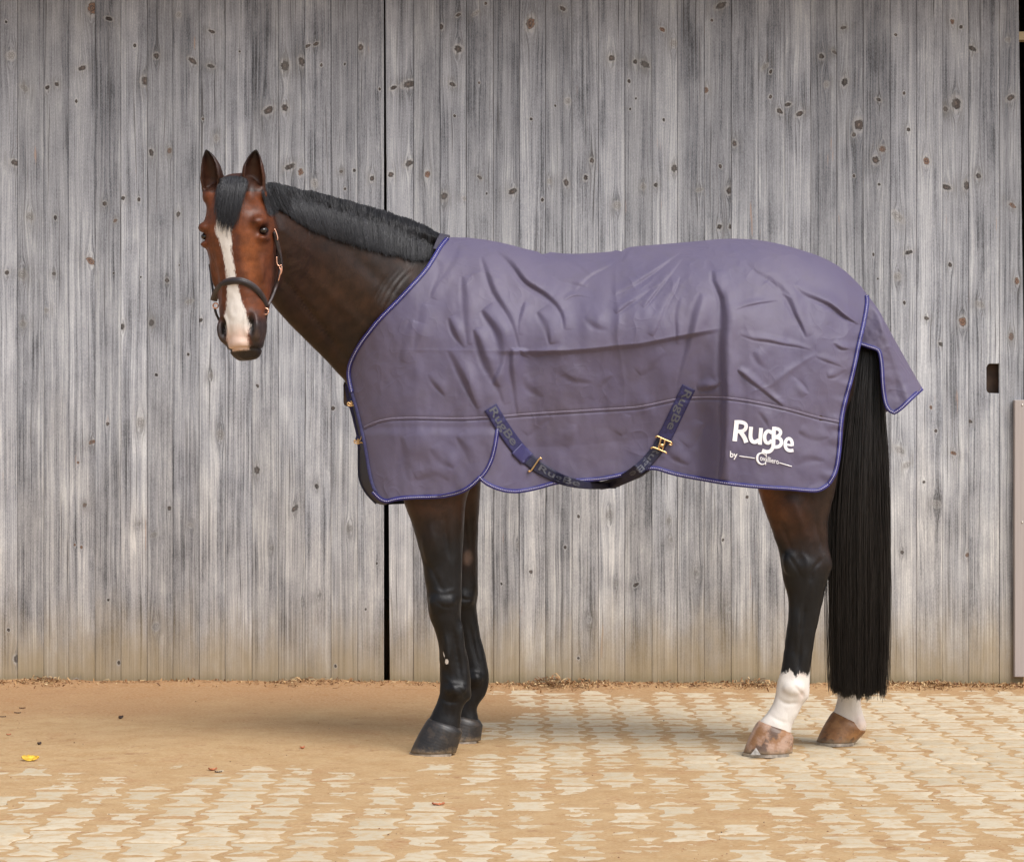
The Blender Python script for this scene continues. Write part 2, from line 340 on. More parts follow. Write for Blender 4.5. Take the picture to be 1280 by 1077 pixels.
def mat_plank(seed, tone, knots, warm=0., pink=0.):
    m, n, b = new_mat('weathered_plank'); N = NT(n); co = N.co(); x, y, z = N.sep(co)
    wob = N.math('SUBTRACT', N.noise(N.comb(x, z, seed), 110, 4, .7), .5)
    spk = N.noise(N.comb(N.math('MULTIPLY', x, 420), N.math('MULTIPLY', z, 130), seed*3.3), 1, 3, .7)
    G = x; dist = []
    for kx, kz, r, t in knots:
        nd = N.node('ShaderNodeGroup'); nd.node_tree = KG
        N.put(nd.inputs[0], N.math('SUBTRACT', x, kx)); N.put(nd.inputs[1], N.math('SUBTRACT', z, kz))
        nd.inputs[2].default_value = r; N.put(nd.inputs[3], wob)
        if r > .0075 and random.random() < .45: rot_, as_ = random.choice((-1, 1))*random.uniform(.8, 1.35), random.uniform(1.5, 2.1); nd.inputs[2].default_value = r*.78
        else: rot_, as_ = random.uniform(-.3, .3), random.uniform(.95, 1.45)
        nd.inputs[4].default_value = math.cos(rot_); nd.inputs[5].default_value = math.sin(rot_); nd.inputs[6].default_value = as_
        G = N.math('SUBTRACT', G, nd.outputs[0]); dist.append((nd.outputs[1], t, r))
    sx = N.math('MULTIPLY', N.math('SUBTRACT', N.noise(N.comb(N.math('MULTIPLY', x, 3), N.math('MULTIPLY', z, .9), seed*3.1), 2.2, 2, .5), .5), .016)
    G = N.math('ADD', G, sx)
    fine = N.noise(N.comb(N.math('MULTIPLY', G, 300), N.math('MULTIPLY', z, 2.6), seed*7.3), 1, 5, .62)
    mid = N.noise(N.comb(N.math('MULTIPLY', G, 95), N.math('MULTIPLY', z, .55), seed*5.7), 1, 4, .6)
    big = N.noise(N.comb(N.math('MULTIPLY', G, 26), N.math('MULTIPLY', z, .55), seed*1.7), 1, 3, .5)
    blot = N.noise(N.comb(N.math('MULTIPLY', x, 1.0), N.math('MULTIPLY', z, .45), seed*2.3), 9, 5, .6)
    # cathedral rings
    cw = N.noise(N.comb(N.math('MULTIPLY', G, 20), N.math('MULTIPLY', z, .8), seed*9.1), 1, 1, .4)
    cath = N.math('SINE', N.math('MULTIPLY', cw, 95))
    v = N.math('ADD', N.math('MULTIPLY', fine, .42), N.math('MULTIPLY', mid, .36)); v = N.math('ADD', v, N.math('MULTIPLY', spk, .26))
    v = N.math('ADD', v, N.math('MULTIPLY', big, .30)); v = N.math('ADD', v, N.math('MULTIPLY', blot, .30))
    v = N.math('ADD', v, N.math('MULTIPLY', cath, N.mr(blot, .45, .7, .0, .03)))
    v = N.math('MULTIPLY_ADD', v, 1.42/1.64, -.21)
    t = tone
    c = N.ramp(v, [(.38, (.09*t, .093*t, .10*t)), (.44, (.235*t, .242*t, .268*t)), (.49, (.355*t, .363*t, .392*t)), (.545, (.46*t, .468*t, .497*t)), (.62, (.66*t, .67*t, .68*t))])
    # thin dark drying cracks along the grain
    ck = N.noise(N.comb(N.math('MULTIPLY', G, 130), N.math('MULTIPLY', z, 1.6), seed*11.3), 1, 2, .5)
    c = N.mix(N.mr(ck, .64, .72, 0, .75), c, (.07, .065, .065))
    # warm old wood lower down, and in some boards
    wn = N.noise(N.comb(N.math('MULTIPLY', x, 4), N.math('MULTIPLY', z, 1.2), seed*4.4), 1.8, 3, .55)
    low = N.mr(N.math('ADD', z, N.math('MULTIPLY', N.math('SUBTRACT', wn, .5), 1.2)), 1.35, .25, 0, .9)
    c = N.mix(low, c, N.mix(1, c, (1.02, .965, .885), 'MULTIPLY'))
    # mottled grey tone, darker towards the top of the doors
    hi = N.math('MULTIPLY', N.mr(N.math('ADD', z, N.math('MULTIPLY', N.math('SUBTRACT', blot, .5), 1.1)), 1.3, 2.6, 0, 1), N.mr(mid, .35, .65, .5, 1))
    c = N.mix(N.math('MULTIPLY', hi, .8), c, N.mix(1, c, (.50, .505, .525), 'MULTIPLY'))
    # orange / pink rubbed stripes
    st = N.noise(N.comb(N.math('MULTIPLY', G, 60), N.math('MULTIPLY', z, 4.), seed*13.9), 1, 2, .5)
    c = N.mix(N.mr(st, .74, .8, 0, .45+pink), c, (.40, .24, .15))
    # dirt splashed up from the yard
    sp = N.noise(N.comb(N.math('MULTIPLY', x, 9), N.math('MULTIPLY', z, 3.5), seed*6.6), 1, 5, .65)
    dirt = N.mr(N.math('ADD', z, N.math('MULTIPLY', N.math('SUBTRACT', sp, .5), .38)), .40, -.02, 0, .85)
    c = N.mix(dirt, c, N.mix(mid, (.22, .165, .085), (.42, .33, .20)))
    damp = N.mr(N.math('ADD', z, N.math('MULTIPLY', N.math('SUBTRACT', sp, .5), .06)), .07, .0, 0, .55)
    c = N.mix(damp, c, (.14, .125, .07))
    hgt = N.math('ADD', N.math('MULTIPLY', fine, .6), N.math('MULTIPLY', mid, .6)); 
    for dk, typ, r in dist:
        ring = N.math('SINE', N.math('MULTIPLY', dk, 12.))
        light = N.math('MULTIPLY', N.mr(dk, 1.9, 1.15), N.mr(dk, .8, 1.05))
        c = N.mix(N.math('MULTIPLY', light, .5), c, (.46*t, .45*t, .44*t))
        core = N.mr(dk, 1.12, .78)
        if typ == 0:
            kd = random.uniform(.5, 1.4); kc = N.mix(N.mr(dk, .9, .2), (.030*kd, .024*kd, .022*kd), N.mix(N.mr(ring, -.5, .8), (.05*kd, .038*kd, .033*kd), (.13*kd, .10*kd, .085*kd))); kf = .93
        elif typ == 1: kc = N.mix(N.mr(ring, -.6, .8), (.20*t, .19*t, .185*t), (.40*t, .39*t, .38*t)); kf = .8
        else: kc = N.mix(N.mr(ring, -.8, .8), (.06, .034, .025), (.22, .125, .08)); kf = .9
        c = N.mix(N.math('MULTIPLY', core, kf), c, kc)
        if r > .007:
            sh = N.math('MULTIPLY', N.mr(dk, 5.5, 1.0), N.mr(N.noise(N.comb(N.math('MULTIPLY', G, 420), N.math('MULTIPLY', z, 5), seed), 1, 2, .5), .45, .6))
            c = N.mix(N.math('MULTIPLY', sh, .55), c, (.12, .115, .11))
        hgt = N.math('SUBTRACT', hgt, N.math('MULTIPLY', core, .5))
    n.links.new(c, b.inputs['Base Color']); b.inputs['Roughness'].default_value = .82; b.inputs['Specular IOR Level'].default_value = .25
    n.links.new(N.bump(hgt, .55, .0022), b.inputs['Normal'])
    return m
def plank_mesh(outline, th=.022, bev=.0013):
    """outline: list of (x,z), front face at y=0, bevelled front edge"""
    bm = bmesh.new(); vs_ = [bm.verts.new((x, 0, z)) for x, z in outline]; f = bm.faces.new(vs_)
    bm.normal_update()
    if f.normal.y > 0: f.normal_flip()
    e = bmesh.ops.extrude_face_region(bm, geom=[f])
    for v in e['geom']:
        if isinstance(v, bmesh.types.BMVert): v.co.y = 0
    bm.faces.ensure_lookup_table()
    newv = [v for v in e['geom'] if isinstance(v, bmesh.types.BMVert)]
    for v in vs_: v.co.y = th
    front_f = [g for g in e['geom'] if isinstance(g, bmesh.types.BMFace)][0]
    bmesh.ops.recalc_face_normals(bm, faces=bm.faces)
    if bev: bmesh.ops.bevel(bm, geom=list(front_f.edges), offset=bev, segments=1, affect='EDGES')
    me = bpy.data.meshes.new('plank'); bm.to_mesh(me); bm.free(); return me

left_e = [-10-32.4*k for k in range(10, 0, -1)]+[-10, 22, 54.6, 86, 118.8, 151, 184, 216, 248.8, 281.5, 315, 348, 381, 413.8, 447, 479.8]
right_e = [483.2, 517, 550, 583, 616.5, 649, 682, 715, 748, 781, 815, 847, 880.5, 914, 947.5, 981, 1013.5, 1046, 1079, 1113, 1145.7, 1178.3, 1211, 1249, 1279]
lab = {'l': 'weathered grey wooden barn door behind the horse\'s head, left of the narrow black gap',
       'r': 'weathered grey wooden barn door behind the rugged body, right of the narrow black gap'}
ZT, ZB = 3.25, .012
def build_door(edges, key):
    root = thing('barn_door', lab[key], 'door', (wx((edges[0]+edges[-1])/2), WY, 0), 'sliding barn doors')
    for i in range(len(edges)-1):
        a, b_ = edges[i], edges[i+1]; cx = (a+b_)/2; ox = wx(cx); hw = (b_-a)/2*WS-random.uniform(.0003, .0010)
        kn = [(wx(kx)-ox, wz(ky), r*WS*random.uniform(.78, .98), t) for kx, ky, r, t in KN if a <= kx < b_]
        kn.sort(key=lambda k: -k[2]); kn = kn[:10]
        if not kn:
            kn = [(random.uniform(-.04, .04), random.uniform(.4, 2.7), random.uniform(.006, .013), random.choice((0, 1, 0))) for _ in range(3)]
        off = 30 if key == 'l' else 70
        lean = (0, 0)
        if b_ == 1279: lean = (-.022, .004)       # last board leans away from its neighbour at the top
        o2 = [(-hw, ZB), (hw, ZB), (hw+lean[0], ZT), (-hw, ZT)]
        if b_ == 1279: o2 = [(-hw, ZB), (hw, ZB), (hw+.003, wz(440)), (wx(1271)-ox, ZT), (-hw, ZT)]
        if a == 483.2: o2 = [(wx(487.3)-ox, ZB), (hw, ZB), (hw, ZT), (wx(480.7)-ox, ZT)]
        if b_ == 1249:     # hand hole, notched into the right edge
            z0, z1, xl = wz(491.5), wz(454.5), wx(1233)-ox; rr = .008
            o2 = [(-hw, ZB), (hw, ZB), (hw, z0), (xl+rr*1.3, z0+.001), (xl+.003, z0+rr*.8), (xl, z0+rr*2), (xl, z1-rr*2), (xl+.004, z1-rr*.7), (xl+rr*1.4, z1), (hw, z1), (hw, ZT), (-hw, ZT)]
        if b_ == 447:
            z0, z1, xl = wz(508), wz(476), wx(429)-ox; rr = .008; xr = wx(444)-ox
            o2 = [(-hw, ZB), (hw, ZB), (hw, z0), (xl+rr*1.3, z0+.001), (xl+.003, z0+rr*.8), (xl, z0+rr*2), (xl, z1-rr*2), (xl+.004, z1-rr*.7), (xl+rr*1.4, z1), (hw, z1), (hw, ZT), (-hw, ZT)]
        tone = random.uniform(.74, 1.0)
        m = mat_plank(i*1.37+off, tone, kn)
        me = plank_mesh(o2)
        o = obj('plank', me, m, root, (ox-root.location.x, random.uniform(-.0018, .0018), 0))
    for (pa, pb, pl) in ((1230, 1252, 'r'), (426, 447, 'l')):      # back of the hand holes, rubbed brown
        if pl != key: continue
        zc = wz(473) if key == 'r' else wz(492); mb = MB(); mb.box((wx((pa+pb)/2)-root.location.x, .060, zc), ((pb-pa)*WS*1.6, .02, .20)); obj('handle_block', mb.mesh('handle_block', False), M_RUB, root)
    # cross battens on the back of the boards
    cx0, cx1 = wx(edges[0])+.02, wx(edges[-1])-.02
    for zz in (.35, 2.9):
        mb = MB(); mb.box(((cx0+cx1)/2-root.location.x, .045, zz), (cx1-cx0, .035, .12)); obj('rail', mb.mesh('rail', False), M_DARKWOOD, root)
    return root
M_DARKWOOD = simple_mat('old_dark_wood', (.05, .035, .025), .85, var=.4, vscale=8)
M_PLASTER = simple_mat('barn_plaster', (.30, .28, .25), .9, var=.2, vscale=5)
M_ADDED_ROOF = simple_mat('added_roof_tiles', (.18, .09, .06), .9, var=.3, vscale=12)
M_RUB = simple_mat('rubbed_brown_wood', (.055, .026, .012), .6, var=.3, vscale=20)
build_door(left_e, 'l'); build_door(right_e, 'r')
# cover strip behind the door gap, seen as a thin lighter line at its top
# pinkish plank leaning at the far right
t = thing('leaning_board', 'pinkish bare board fixed upright against the grey door at the right edge', 'board', (wx(1284), WY-.03, 0))
mk = [(0.0, wz(535), .004, 1)]
me = plank_mesh([(-.0575, wz(845)), (.0575, wz(846)), (.0575, wz(499)), (-.0575, wz(500))], .026, .003)
mpk, n, b = new_mat('pink_board'); N = NT(n); x, y, z = N.sep(N.co())
f = N.noise(N.comb(N.math('MULTIPLY', x, 120), N.math('MULTIPLY', z, 2), 0.), 1, 4, .6)
n.links.new(N.mix(f, (.31, .265, .25), (.43, .38, .36)), b.inputs['Base Color']); b.inputs['Roughness'].default_value = .8
n.links.new(N.bump(f, .4, .002), b.inputs['Normal'])
obj('plank', me, mpk, t)
M_SCREW = simple_mat('zinc_screw', (.75, .73, .68), .35, .9)
for py in (506, 652):
    mb = MB(); mb.ell((wx(1276)-wx(1284), -.002, wz(py)), (.0035, .002, .0035)); obj('screw', mb.mesh('screw'), M_SCREW, t)
# barn shell around and behind the doors
t = thing('barn', 'large barn whose weathered doors fill the background', 'barn', (0, WY+2, 0))
def bx(name, c, d, m, parent=t, sub=(0, WY+2, 0)):
    mb = MB(); mb.box(np.array(c)-np.array(sub), d); return obj(name, mb.mesh(name, False), m, parent)
bx('wall', (0, WY+6, 1.8), (16, .3, 3.7), M_DARKWOOD)
bx('wall', (-8, WY+3.1, 1.8), (.3, 6.0, 3.7), M_DARKWOOD); bx('wall', (8, WY+3.1, 1.8), (.3, 6.0, 3.7), M_DARKWOOD)
bx('wall', (-5.2, WY+.14, 1.7), (5.2, .1, 3.4), M_PLASTER)
bx('wall', (5.2, WY+.14, 1.7), (5.0, .1, 3.4), M_PLASTER)
bx('lintel', (0, WY+.16, 3.33), (5.3, .14, .32), M_DARKWOOD)
bx('ceiling', (0, WY+3, 3.7), (16.4, 6.4, .06), M_DARKWOOD)
mbr = MB(); mbr.box((0, 0, 0), (17, 4.4, .09), np.array([[1, 0, 0], [0, math.cos(R(24)), -math.sin(R(24))], [0, math.sin(R(24)), math.cos(R(24))]])); obj('added_roof', mbr.mesh('added_roof', False), M_ADDED_ROOF, t, (0, -.62, 2.72+1.55))  # unseen overhang, added to shade the upper part of the doors
# things glimpsed in the black gap at the top right corner
bx('rafter', (wx(1284)+.11, WY+.5, wz(38)+.05), (.22, .06, .035), simple_mat('pale_timber', (.75, .62, .42), .7))

# ================================================================== HORSE BODY
def ring_h(pl, pr, py, y0, ry, m=36, p=2.15):
    th = np.linspace(0, 2*np.pi, m, endpoint=False); c, s_ = np.cos(th), np.sin(th)
    cx, a = (pl+pr)/2, (pr-pl)/2
    C = P3(cx, py, y0); sc = (y0-CY)/FPX
    return np.stack([C[0]+a*sc*np.sign(c)*abs(c)**(2/p), C[1]+ry*np.sign(s_)*abs(s_)**(2/p), np.full(m, C[2])], -1)
def densify(st, n=4):
    st = np.asarray(st, float); k = len(st); T = np.linspace(0, k-1, (k-1)*n+1); out_ = []
    for t_ in T:
        i = min(int(t_), k-2); f = t_-i; p0 = st[max(i-1, 0)]; p1 = st[i]; p2 = st[i+1]; p3 = st[min(i+2, k-1)]
        m1 = (p2-p0)/2; m2 = (p3-p1)/2
        out_.append((2*f**3-3*f**2+1)*p1+(f**3-2*f**2+f)*m1+(-2*f**3+3*f**2)*p2+(f**3-f**2)*m2)
    return np.array(out_)
hb = MB()
def leg(st): hb.rings([ring_h(a, b, py, y0, ry) for a, b, py, y0, ry in densify([(s[1], s[2], s[0], s[3], s[4]) for s in st])])
# station: py, left, right, y, half-depth
leg([(500,500,610,-.11,.11),(560,500,603,-.13,.10),(600,502,592,-.145,.09),(625,503.6,583,-.15,.078),(658,516,580,-.155,.064),(694,525.5,578.5,-.155,.055),(727,531,577,-.155,.050),(750,533.5,576.5,-.155,.049),(768,536,576.5,-.155,.047),(783,541.5,577.5,-.155,.041),(805,547.5,581,-.155,.034),(835,550,587.5,-.155,.033),(857,549,589.5,-.155,.037),(868,548.5,589,-.155,.037),(880,545,581,-.155,.032),(892,539,577,-.155,.033),(904,533,576,-.155,.038),(916,531,575,-.155,.04)])
leg([(500,530,612,.11,.1),(560,535,603,.13,.09),(603,546,601,.15,.075),(642,553,599,.165,.06),(671,556,597.7,.17,.053),(709,558,596.8,.17,.049),(735,557,598,.17,.049),(753,558,596,.17,.045),(776,563,597.7,.17,.037),(798,570,602,.17,.033),(820,573,607.5,.17,.034),(839,574,611.2,.17,.036),(854,575,611,.17,.036),(868,575,607,.17,.032),(883,566,597,.17,.031),(895,561,598,.17,.034),(905,559,601,.17,.038),(913,558,602.5,.17,.04)])
leg([(430,930,1062,-.12,.13),(500,933,1058,-.135,.125),(560,936,1052,-.14,.11),(612,947.6,1044,-.145,.088),(645,958,1036,-.15,.07),(675,969,1035,-.155,.056),(692,974,1038.5,-.155,.051),(706,976,1040.2,-.155,.049),(727,979.5,1034,-.155,.045),(749,985,1029,-.155,.038),(768,985,1025,-.155,.033),(798,981.5,1018.5,-.155,.030),(831,977.5,1013.7,-.155,.033),(853,971,1012.6,-.155,.038),(868,969,1011.5,-.155,.038),(880,965.5,1003,-.155,.033),(891,958,998,-.155,.034),(903,948,991,-.155,.039),(914,945,989,-.155,.042),(922,944,988,-.155,.042)])
leg([(430,940,1072,.12,.12),(520,950,1072,.13,.115),(612,975,1070,.13,.085),(660,1005,1072,.13,.065),(700,1036,1084,.13,.05),(740,1042,1080,.13,.038),(780,1045,1077,.13,.031),(830,1045,1077,.13,.034),(858,1046,1078,.13,.037),(873,1047,1076,.13,.034),(885,1043.5,1077,.13,.034),(895,1039.5,1080,.13,.037),(905,1037.5,1083,.13,.04),(913,1037.5,1082,.13,.04)])
# torso
TOP = np.array([(380,235),(434,250),(500,272),(556,296.5),(565,296.6),(584,297),(606,299.5),(625,303),(640,306.5),(656,311),(671,315),(685,316.5),(705,317),(723,317.2),(745,316),(764,314.5),(785,309.8),(805,307),(831,305),(855,303),(876,301),(897,299),(917,298.2),(945,299.6),(962,302.3),(979,306),(1000,312),(1020,318.5),(1035,325),(1048,332.5),(1058,340),(1068,349.5),(1076,358),(1084,362),(1110,368),(1160,375)], float)
_tx = np.arange(340, 1180, 1.); _k = np.exp(-(np.arange(-24, 25)/9.)**2); _k /= _k.sum()
_ts = np.convolve(np.pad(np.interp(_tx, TOP[:, 0], TOP[:, 1]), 24, 'edge'), _k, 'valid')
def topline(px): return np.interp(px, _tx, _ts)
rr = []
for px, bot, hw in [(452,520,.09),(470,565,.14),(500,592,.18),(540,600,.15),(575,598,.19),(620,590,.205),(700,580,.20),(800,565,.20),(880,555,.205),(950,560,.235),(1010,560,.215),(1045,540,.17),(1065,500,.11)]:
    th = np.linspace(0, 2*np.pi, 40, endpoint=False); tp = topline(px)+12+(px < 520)*70+(520 <= px < 560)*90+(px == 575)*60+(px == 620)*20
    if px > 1040: tp += 14
    cz = (tp+bot)/2; h = (bot-tp)/2; C = P3(px, cz, 0.); sc = -CY/FPX
    rr.append(np.stack([np.full(40, C[0]), hw*np.sign(np.sin(th))*abs(np.sin(th))**.95, C[2]+h*sc*np.cos(th)], -1))
hb.rings(rr)
# neck
def ring_n(c, t_, y, ry, ang, m=36, egg=.0):
    A = P3(*c, y)+0; B = P3(*t_, y)
    C = (A+B)/2; H = (A-B)/2; d = np.array([math.sin(ang), -math.cos(ang), 0])
    th = np.linspace(0, 2*np.pi, m, endpoint=False)
    k = 1-.42*np.maximum(np.cos(th), 0)**1.4 - .34*np.maximum(-np.cos(th), 0)**1.3
    return C+H*np.cos(th)[:, None]+d*(ry*k*np.sin(th))[:, None]
nk = [((610,345),(520,575),0,.20,0),((560,312),(458,528),-.0,.175,0),((530,298),(434,482),-.03,.150,0),((500,286),(412,456),-.075,.130,.1),((455,269),(386,430),-.15,.115,.25),((410,255),(360,403),-.24,.105,.45),((368,243),(340,378),-.34,.098,.75),((335,235),(322,352),-.43,.09,1.0),((308,236),(306,330),-.49,.075,1.25)]
st = densify([(a[0][0], a[0][1], a[1][0], a[1][1], a[2], a[3], a[4]) for a in nk], 4)
hb.rings([ring_n((s[0], s[1]), (s[2], s[3]), s[4], s[5], s[6]) for s in st])
# head frame
ALPHA, ROLL = R(17), R(4.2)
HO = P3(295, 219, -.50)
Hn = np.array([-math.sin(ALPHA), -math.cos(ALPHA), 0.]); Hr = np.array([math.cos(ALPHA), -math.sin(ALPHA), 0.]); Hd0 = np.array([0, 0, -1.])
Hd = Hd0*math.cos(ROLL)+Hr*math.sin(ROLL); Hr = Hr*math.cos(ROLL)-Hd0*math.sin(ROLL)
HM = np.stack([Hr, Hn, Hd], 1)          # columns
def HW(u, v, w_): return HO+np.asarray(u)[..., None]*Hr+np.asarray(v)[..., None]*Hn+np.asarray(w_)[..., None]*Hd
def toH(P): return (np.asarray(P)-HO)@HM
hd = [(-.004,.015,-.09,.02,.035,.03),(.012,.04,-.12,.045,.058,.05),(.05,.068,-.15,.066,.080,.07),(.10,.084,-.16,.080,.096,.070),(.15,.092,-.175,.089,.109,.066),(.185,.094,-.182,.088,.112,.062),(.225,.093,-.188,.078,.108,.058),(.27,.090,-.185,.068,.101,.055),(.31,.087,-.17,.061,.095,.053),(.35,.084,-.15,.057,.087,.050),(.39,.082,-.12,.054,.079,.047),(.43,.081,-.09,.053,.072,.045),(.465,.081,-.068,.056,.070,.046),(.495,.078,-.055,.057,.068,.048),(.52,.068,-.046,.047,.057,.044),(.54,.056,-.04,.038,.049,.038),(.556,.040,-.034,.030,.042,.032),(.568,.02,-.02,.016,.026,.02)]
rr = []
for w_, vf, vb, hf, hm, hbk in densify(hd, 4):
    m = 56; th = np.linspace(0, 2*np.pi, m, endpoint=False); c, s_ = np.cos(th), np.sin(th)
    vm = vf-(vf-vb)*.36
    v = np.where(c > 0, vm+(vf-vm)*np.abs(c)**.80*np.sign(c), vm+(vm-vb)*c)
    k = np.clip((v-vm)/(vf-vm), 0, 1); kb = np.clip((vm-v)/(vm-vb), 0, 1)
    wid = hm*(1-k)+hf*1.25*k; wid = wid*(1-kb)+hbk*1.35*kb
    u = wid*np.sign(s_)*abs(s_)**.86
    rr.append(HW(u, v, np.full(m, w_)))
hb.rings(rr)
def hell(u, v, w_, r): hb.ell(HW(np.array(u), np.array(v), np.array(w_)), r, HM)
for s_ in (-1, 1):
    hell(s_*.086, .046, .157, (.027, .042, .021))      # brow bone
    hell(s_*.093, .042, .206, (.020, .032, .012))      # lower lid
    hell(s_*.088, -.02, .175, (.024, .05, .03))        # temple
    hell(s_*.070, -.10, .235, (.030, .075, .075))      # jowl
    hell(s_*.076, .035, .27, (.014, .018, .075))       # facial crest
    hell(s_*.051, .048, .475, (.021, .032, .042))      # nostril rim
    hell(s_*.060, .02, .085, (.03, .05, .06))          # temple muscle
hell(0, .045, .515, (.044, .040, .030)); hell(0, .012, .552, (.036, .034, .018))   # lips, chin
hell(0, .070, .42, (.030, .016, .11))
# ears
def ear(side, base, tip, out_dir):
    rows = 18; nph = 22; pr = np.interp(np.linspace(0, 1, rows), [0, .12, .35, .6, .8, .93, 1], [.66, .82, 1, .86, .56, .27, .07])
    base = np.array(base); tip = np.array(tip); ax = tip-base; L = np.linalg.norm(ax); ax /= L
    fo = np.array(out_dir, float); fo -= ax*fo.dot(ax); fo /= np.linalg.norm(fo); sd_ = np.cross(ax, fo)
    ph = np.linspace(R(-128), R(128), nph); rings = []
    for i in range(rows):
        t_ = i/(rows-1); hw = .037*pr[i]; C = base+ax*L*t_+sd_*side*(-.010*math.sin(t_*math.pi))
        th_ = .0085*(1-.35*t_)
        o_ = C+np.outer(np.sin(ph), sd_)*hw-np.outer(np.cos(ph), fo)*hw*.9
        hwi = max(hw-th_, .002)
        inn = C+np.outer(np.sin(ph), sd_)*hwi-np.outer(np.cos(ph), fo)*hwi*.9
        rings.append(np.vstack([o_, inn[::-1]]))
    hb.rings(rings)
eb_l, et_l = P3(263.5, 243, -.52), P3(257, 184.5, -.545)
eb_r, et_r = P3(321.5, 240, -.54), P3(320, 184.5, -.56)
ear(-1, eb_l, et_l, (-.30, -1, -.1)); ear(1, eb_r, et_r, (.05, -1, -.1))
hb.ell(P3(265, 246, -.515), (.030, .034, .028)); hb.ell(P3(322, 243, -.535), (.030, .034, .028))
# bony and muscular landmarks of the legs
def blob(px, py, y, r): hb.ell(P3(px, py, y), r)
blob(553,752,-.185,(.046,.030,.040)); blob(546,762,-.165,(.026,.04,.032)); blob(571,745,-.16,(.016,.03,.03))
blob(560,806,-.178,(.020,.018,.085)); blob(577,815,-.172,(.011,.014,.10))
blob(570,862,-.185,(.036,.022,.026)); blob(583,868,-.155,(.018,.028,.022)); blob(545,664,-.19,(.05,.031,.13))
blob(577,748,.14,(.042,.03,.04)); blob(594,848,.14,(.030,.022,.026))
blob(1006,707,-.185,(.055,.026,.045)); blob(1033,706,-.16,(.020,.026,.03)); blob(990,702,-.185,(.03,.026,.05))
blob(999,785,-.178,(.019,.016,.09)); blob(1014,775,-.168,(.011,.014,.10))
blob(992,860,-.185,(.036,.022,.026)); blob(1004,868,-.155,(.018,.028,.022)); blob(994,630,-.19,(.07,.045,.10))
blob(1072,905,.115,(.026,.03,.03))
tmp = obj('tmp', hb.mesh('tmp'))
md = tmp.modifiers.new('r', 'REMESH'); md.mode = 'VOXEL'; md.voxel_size = .0046; md.adaptivity = 0
md = tmp.modifiers.new('s', 'SMOOTH'); md.factor = .5; md.iterations = 5
dg = bpy.context.evaluated_depsgraph_get()
hm = bpy.data.meshes.new_from_object(tmp.evaluated_get(dg)); bpy.data.objects.remove(tmp)
nv = len(hm.vertices); V = np.empty(nv*3, np.float32); hm.vertices.foreach_get('co', V); V = V.reshape(-1, 3).astype(float)
Nn = np.empty(nv*3, np.float32); hm.vertices.foreach_get('normal', Nn); Nn = Nn.reshape(-1, 3).astype(float)
# --- sculpting passes: nostrils, mouth, eye sockets, veins, tendons
H = toH(V); u, v, w_ = H[:, 0], H[:, 1], H[:, 2]
ishead = (w_ < .62) & (w_ > -.02) & (abs(u) < .16) & (v > -.26) & (V[:, 1] < -.38)
ed = np.empty(len(hm.edges)*2, np.int32); hm.edges.foreach_get('vertices', ed); ed = ed.reshape(-1, 2)
deg = np.bincount(ed.ravel(), minlength=nv).astype(float)
wgt = (np.where(V[:, 2] < 1.0, 1., .0)+ishead*(V[:, 2] < P3(0, 240, -.5)[2])*.45+(~ishead)*(V[:, 2] >= 1.)*.9)[:, None]
for _ in range(9):
    acc = np.stack([np.bincount(ed[:, 0], V[ed[:, 1], k], nv)+np.bincount(ed[:, 1], V[ed[:, 0], k], nv) for k in range(3)], -1)/deg[:, None]
    V = V+(acc-V)*.5*np.clip(wgt, 0, 1)
H = toH(V); u, v, w_ = H[:, 0], H[:, 1], H[:, 2]
disp = np.zeros(nv)
def nost(sg):
    # comma-shaped opening that runs down and inward
    cu = sg*(.046-.10*np.clip(w_-.455, -.03, .06)*.25); du = (u-cu)/.0115; dw = (w_-.468)/.027
    return np.exp(-(du**2+dw**2)**1.3)*(v > .02)
nos = (nost(-1)+nost(1))*ishead
disp -= .022*nos
rimn = sum(np.exp(-((np.sqrt(((u-s_*.046)/.0165)**2+((w_-.466)/.036)**2)-1)/.30)**2) for s_ in (-1, 1))*(v > .0)*ishead
disp += .0035*rimn
mouth = np.exp(-((w_-(.533+.10*abs(u)))/.0035)**2)*(v > -.03)*(abs(u) < .06)*ishead; disp -= .006*mouth
sock = sum(np.exp(-(((u-s_*.105)/.03)**2+((v-.047)/.021)**2+((w_-.182)/.013)**2)) for s_ in (-1, 1))*ishead; disp -= .010*sock
hollow = sum(np.exp(-(((u-s_*.075)/.025)**2+((v-.05)/.04)**2+((w_-.118)/.02)**2)) for s_ in (-1, 1))*ishead; disp -= .006*hollow
crest = sum(np.exp(-(((u-s_*.062)/.016)**2+((w_-.33)/.07)**2)) for s_ in (-1, 1))*(v > .02)*ishead; disp -= .005*crest
ppx, ppy = px_of(V)
nb = np.array([mnoise.fractal(Vector(p)*7, .8, 2, 3) for p in V[::1]]) if nv < 20000 else vn(V[:, 0]+V[:, 1], V[:, 2]+.5*V[:, 1], 12, 5, 3)
disp += .0016*nb*(V[:, 2] < 1.6)
disp += ishead*(.0012*vn(u, w_, 34, 33, 3)+.0014*vn(u+v, w_*.6, 60, 34, 2)*sm(.02, .1, w_))
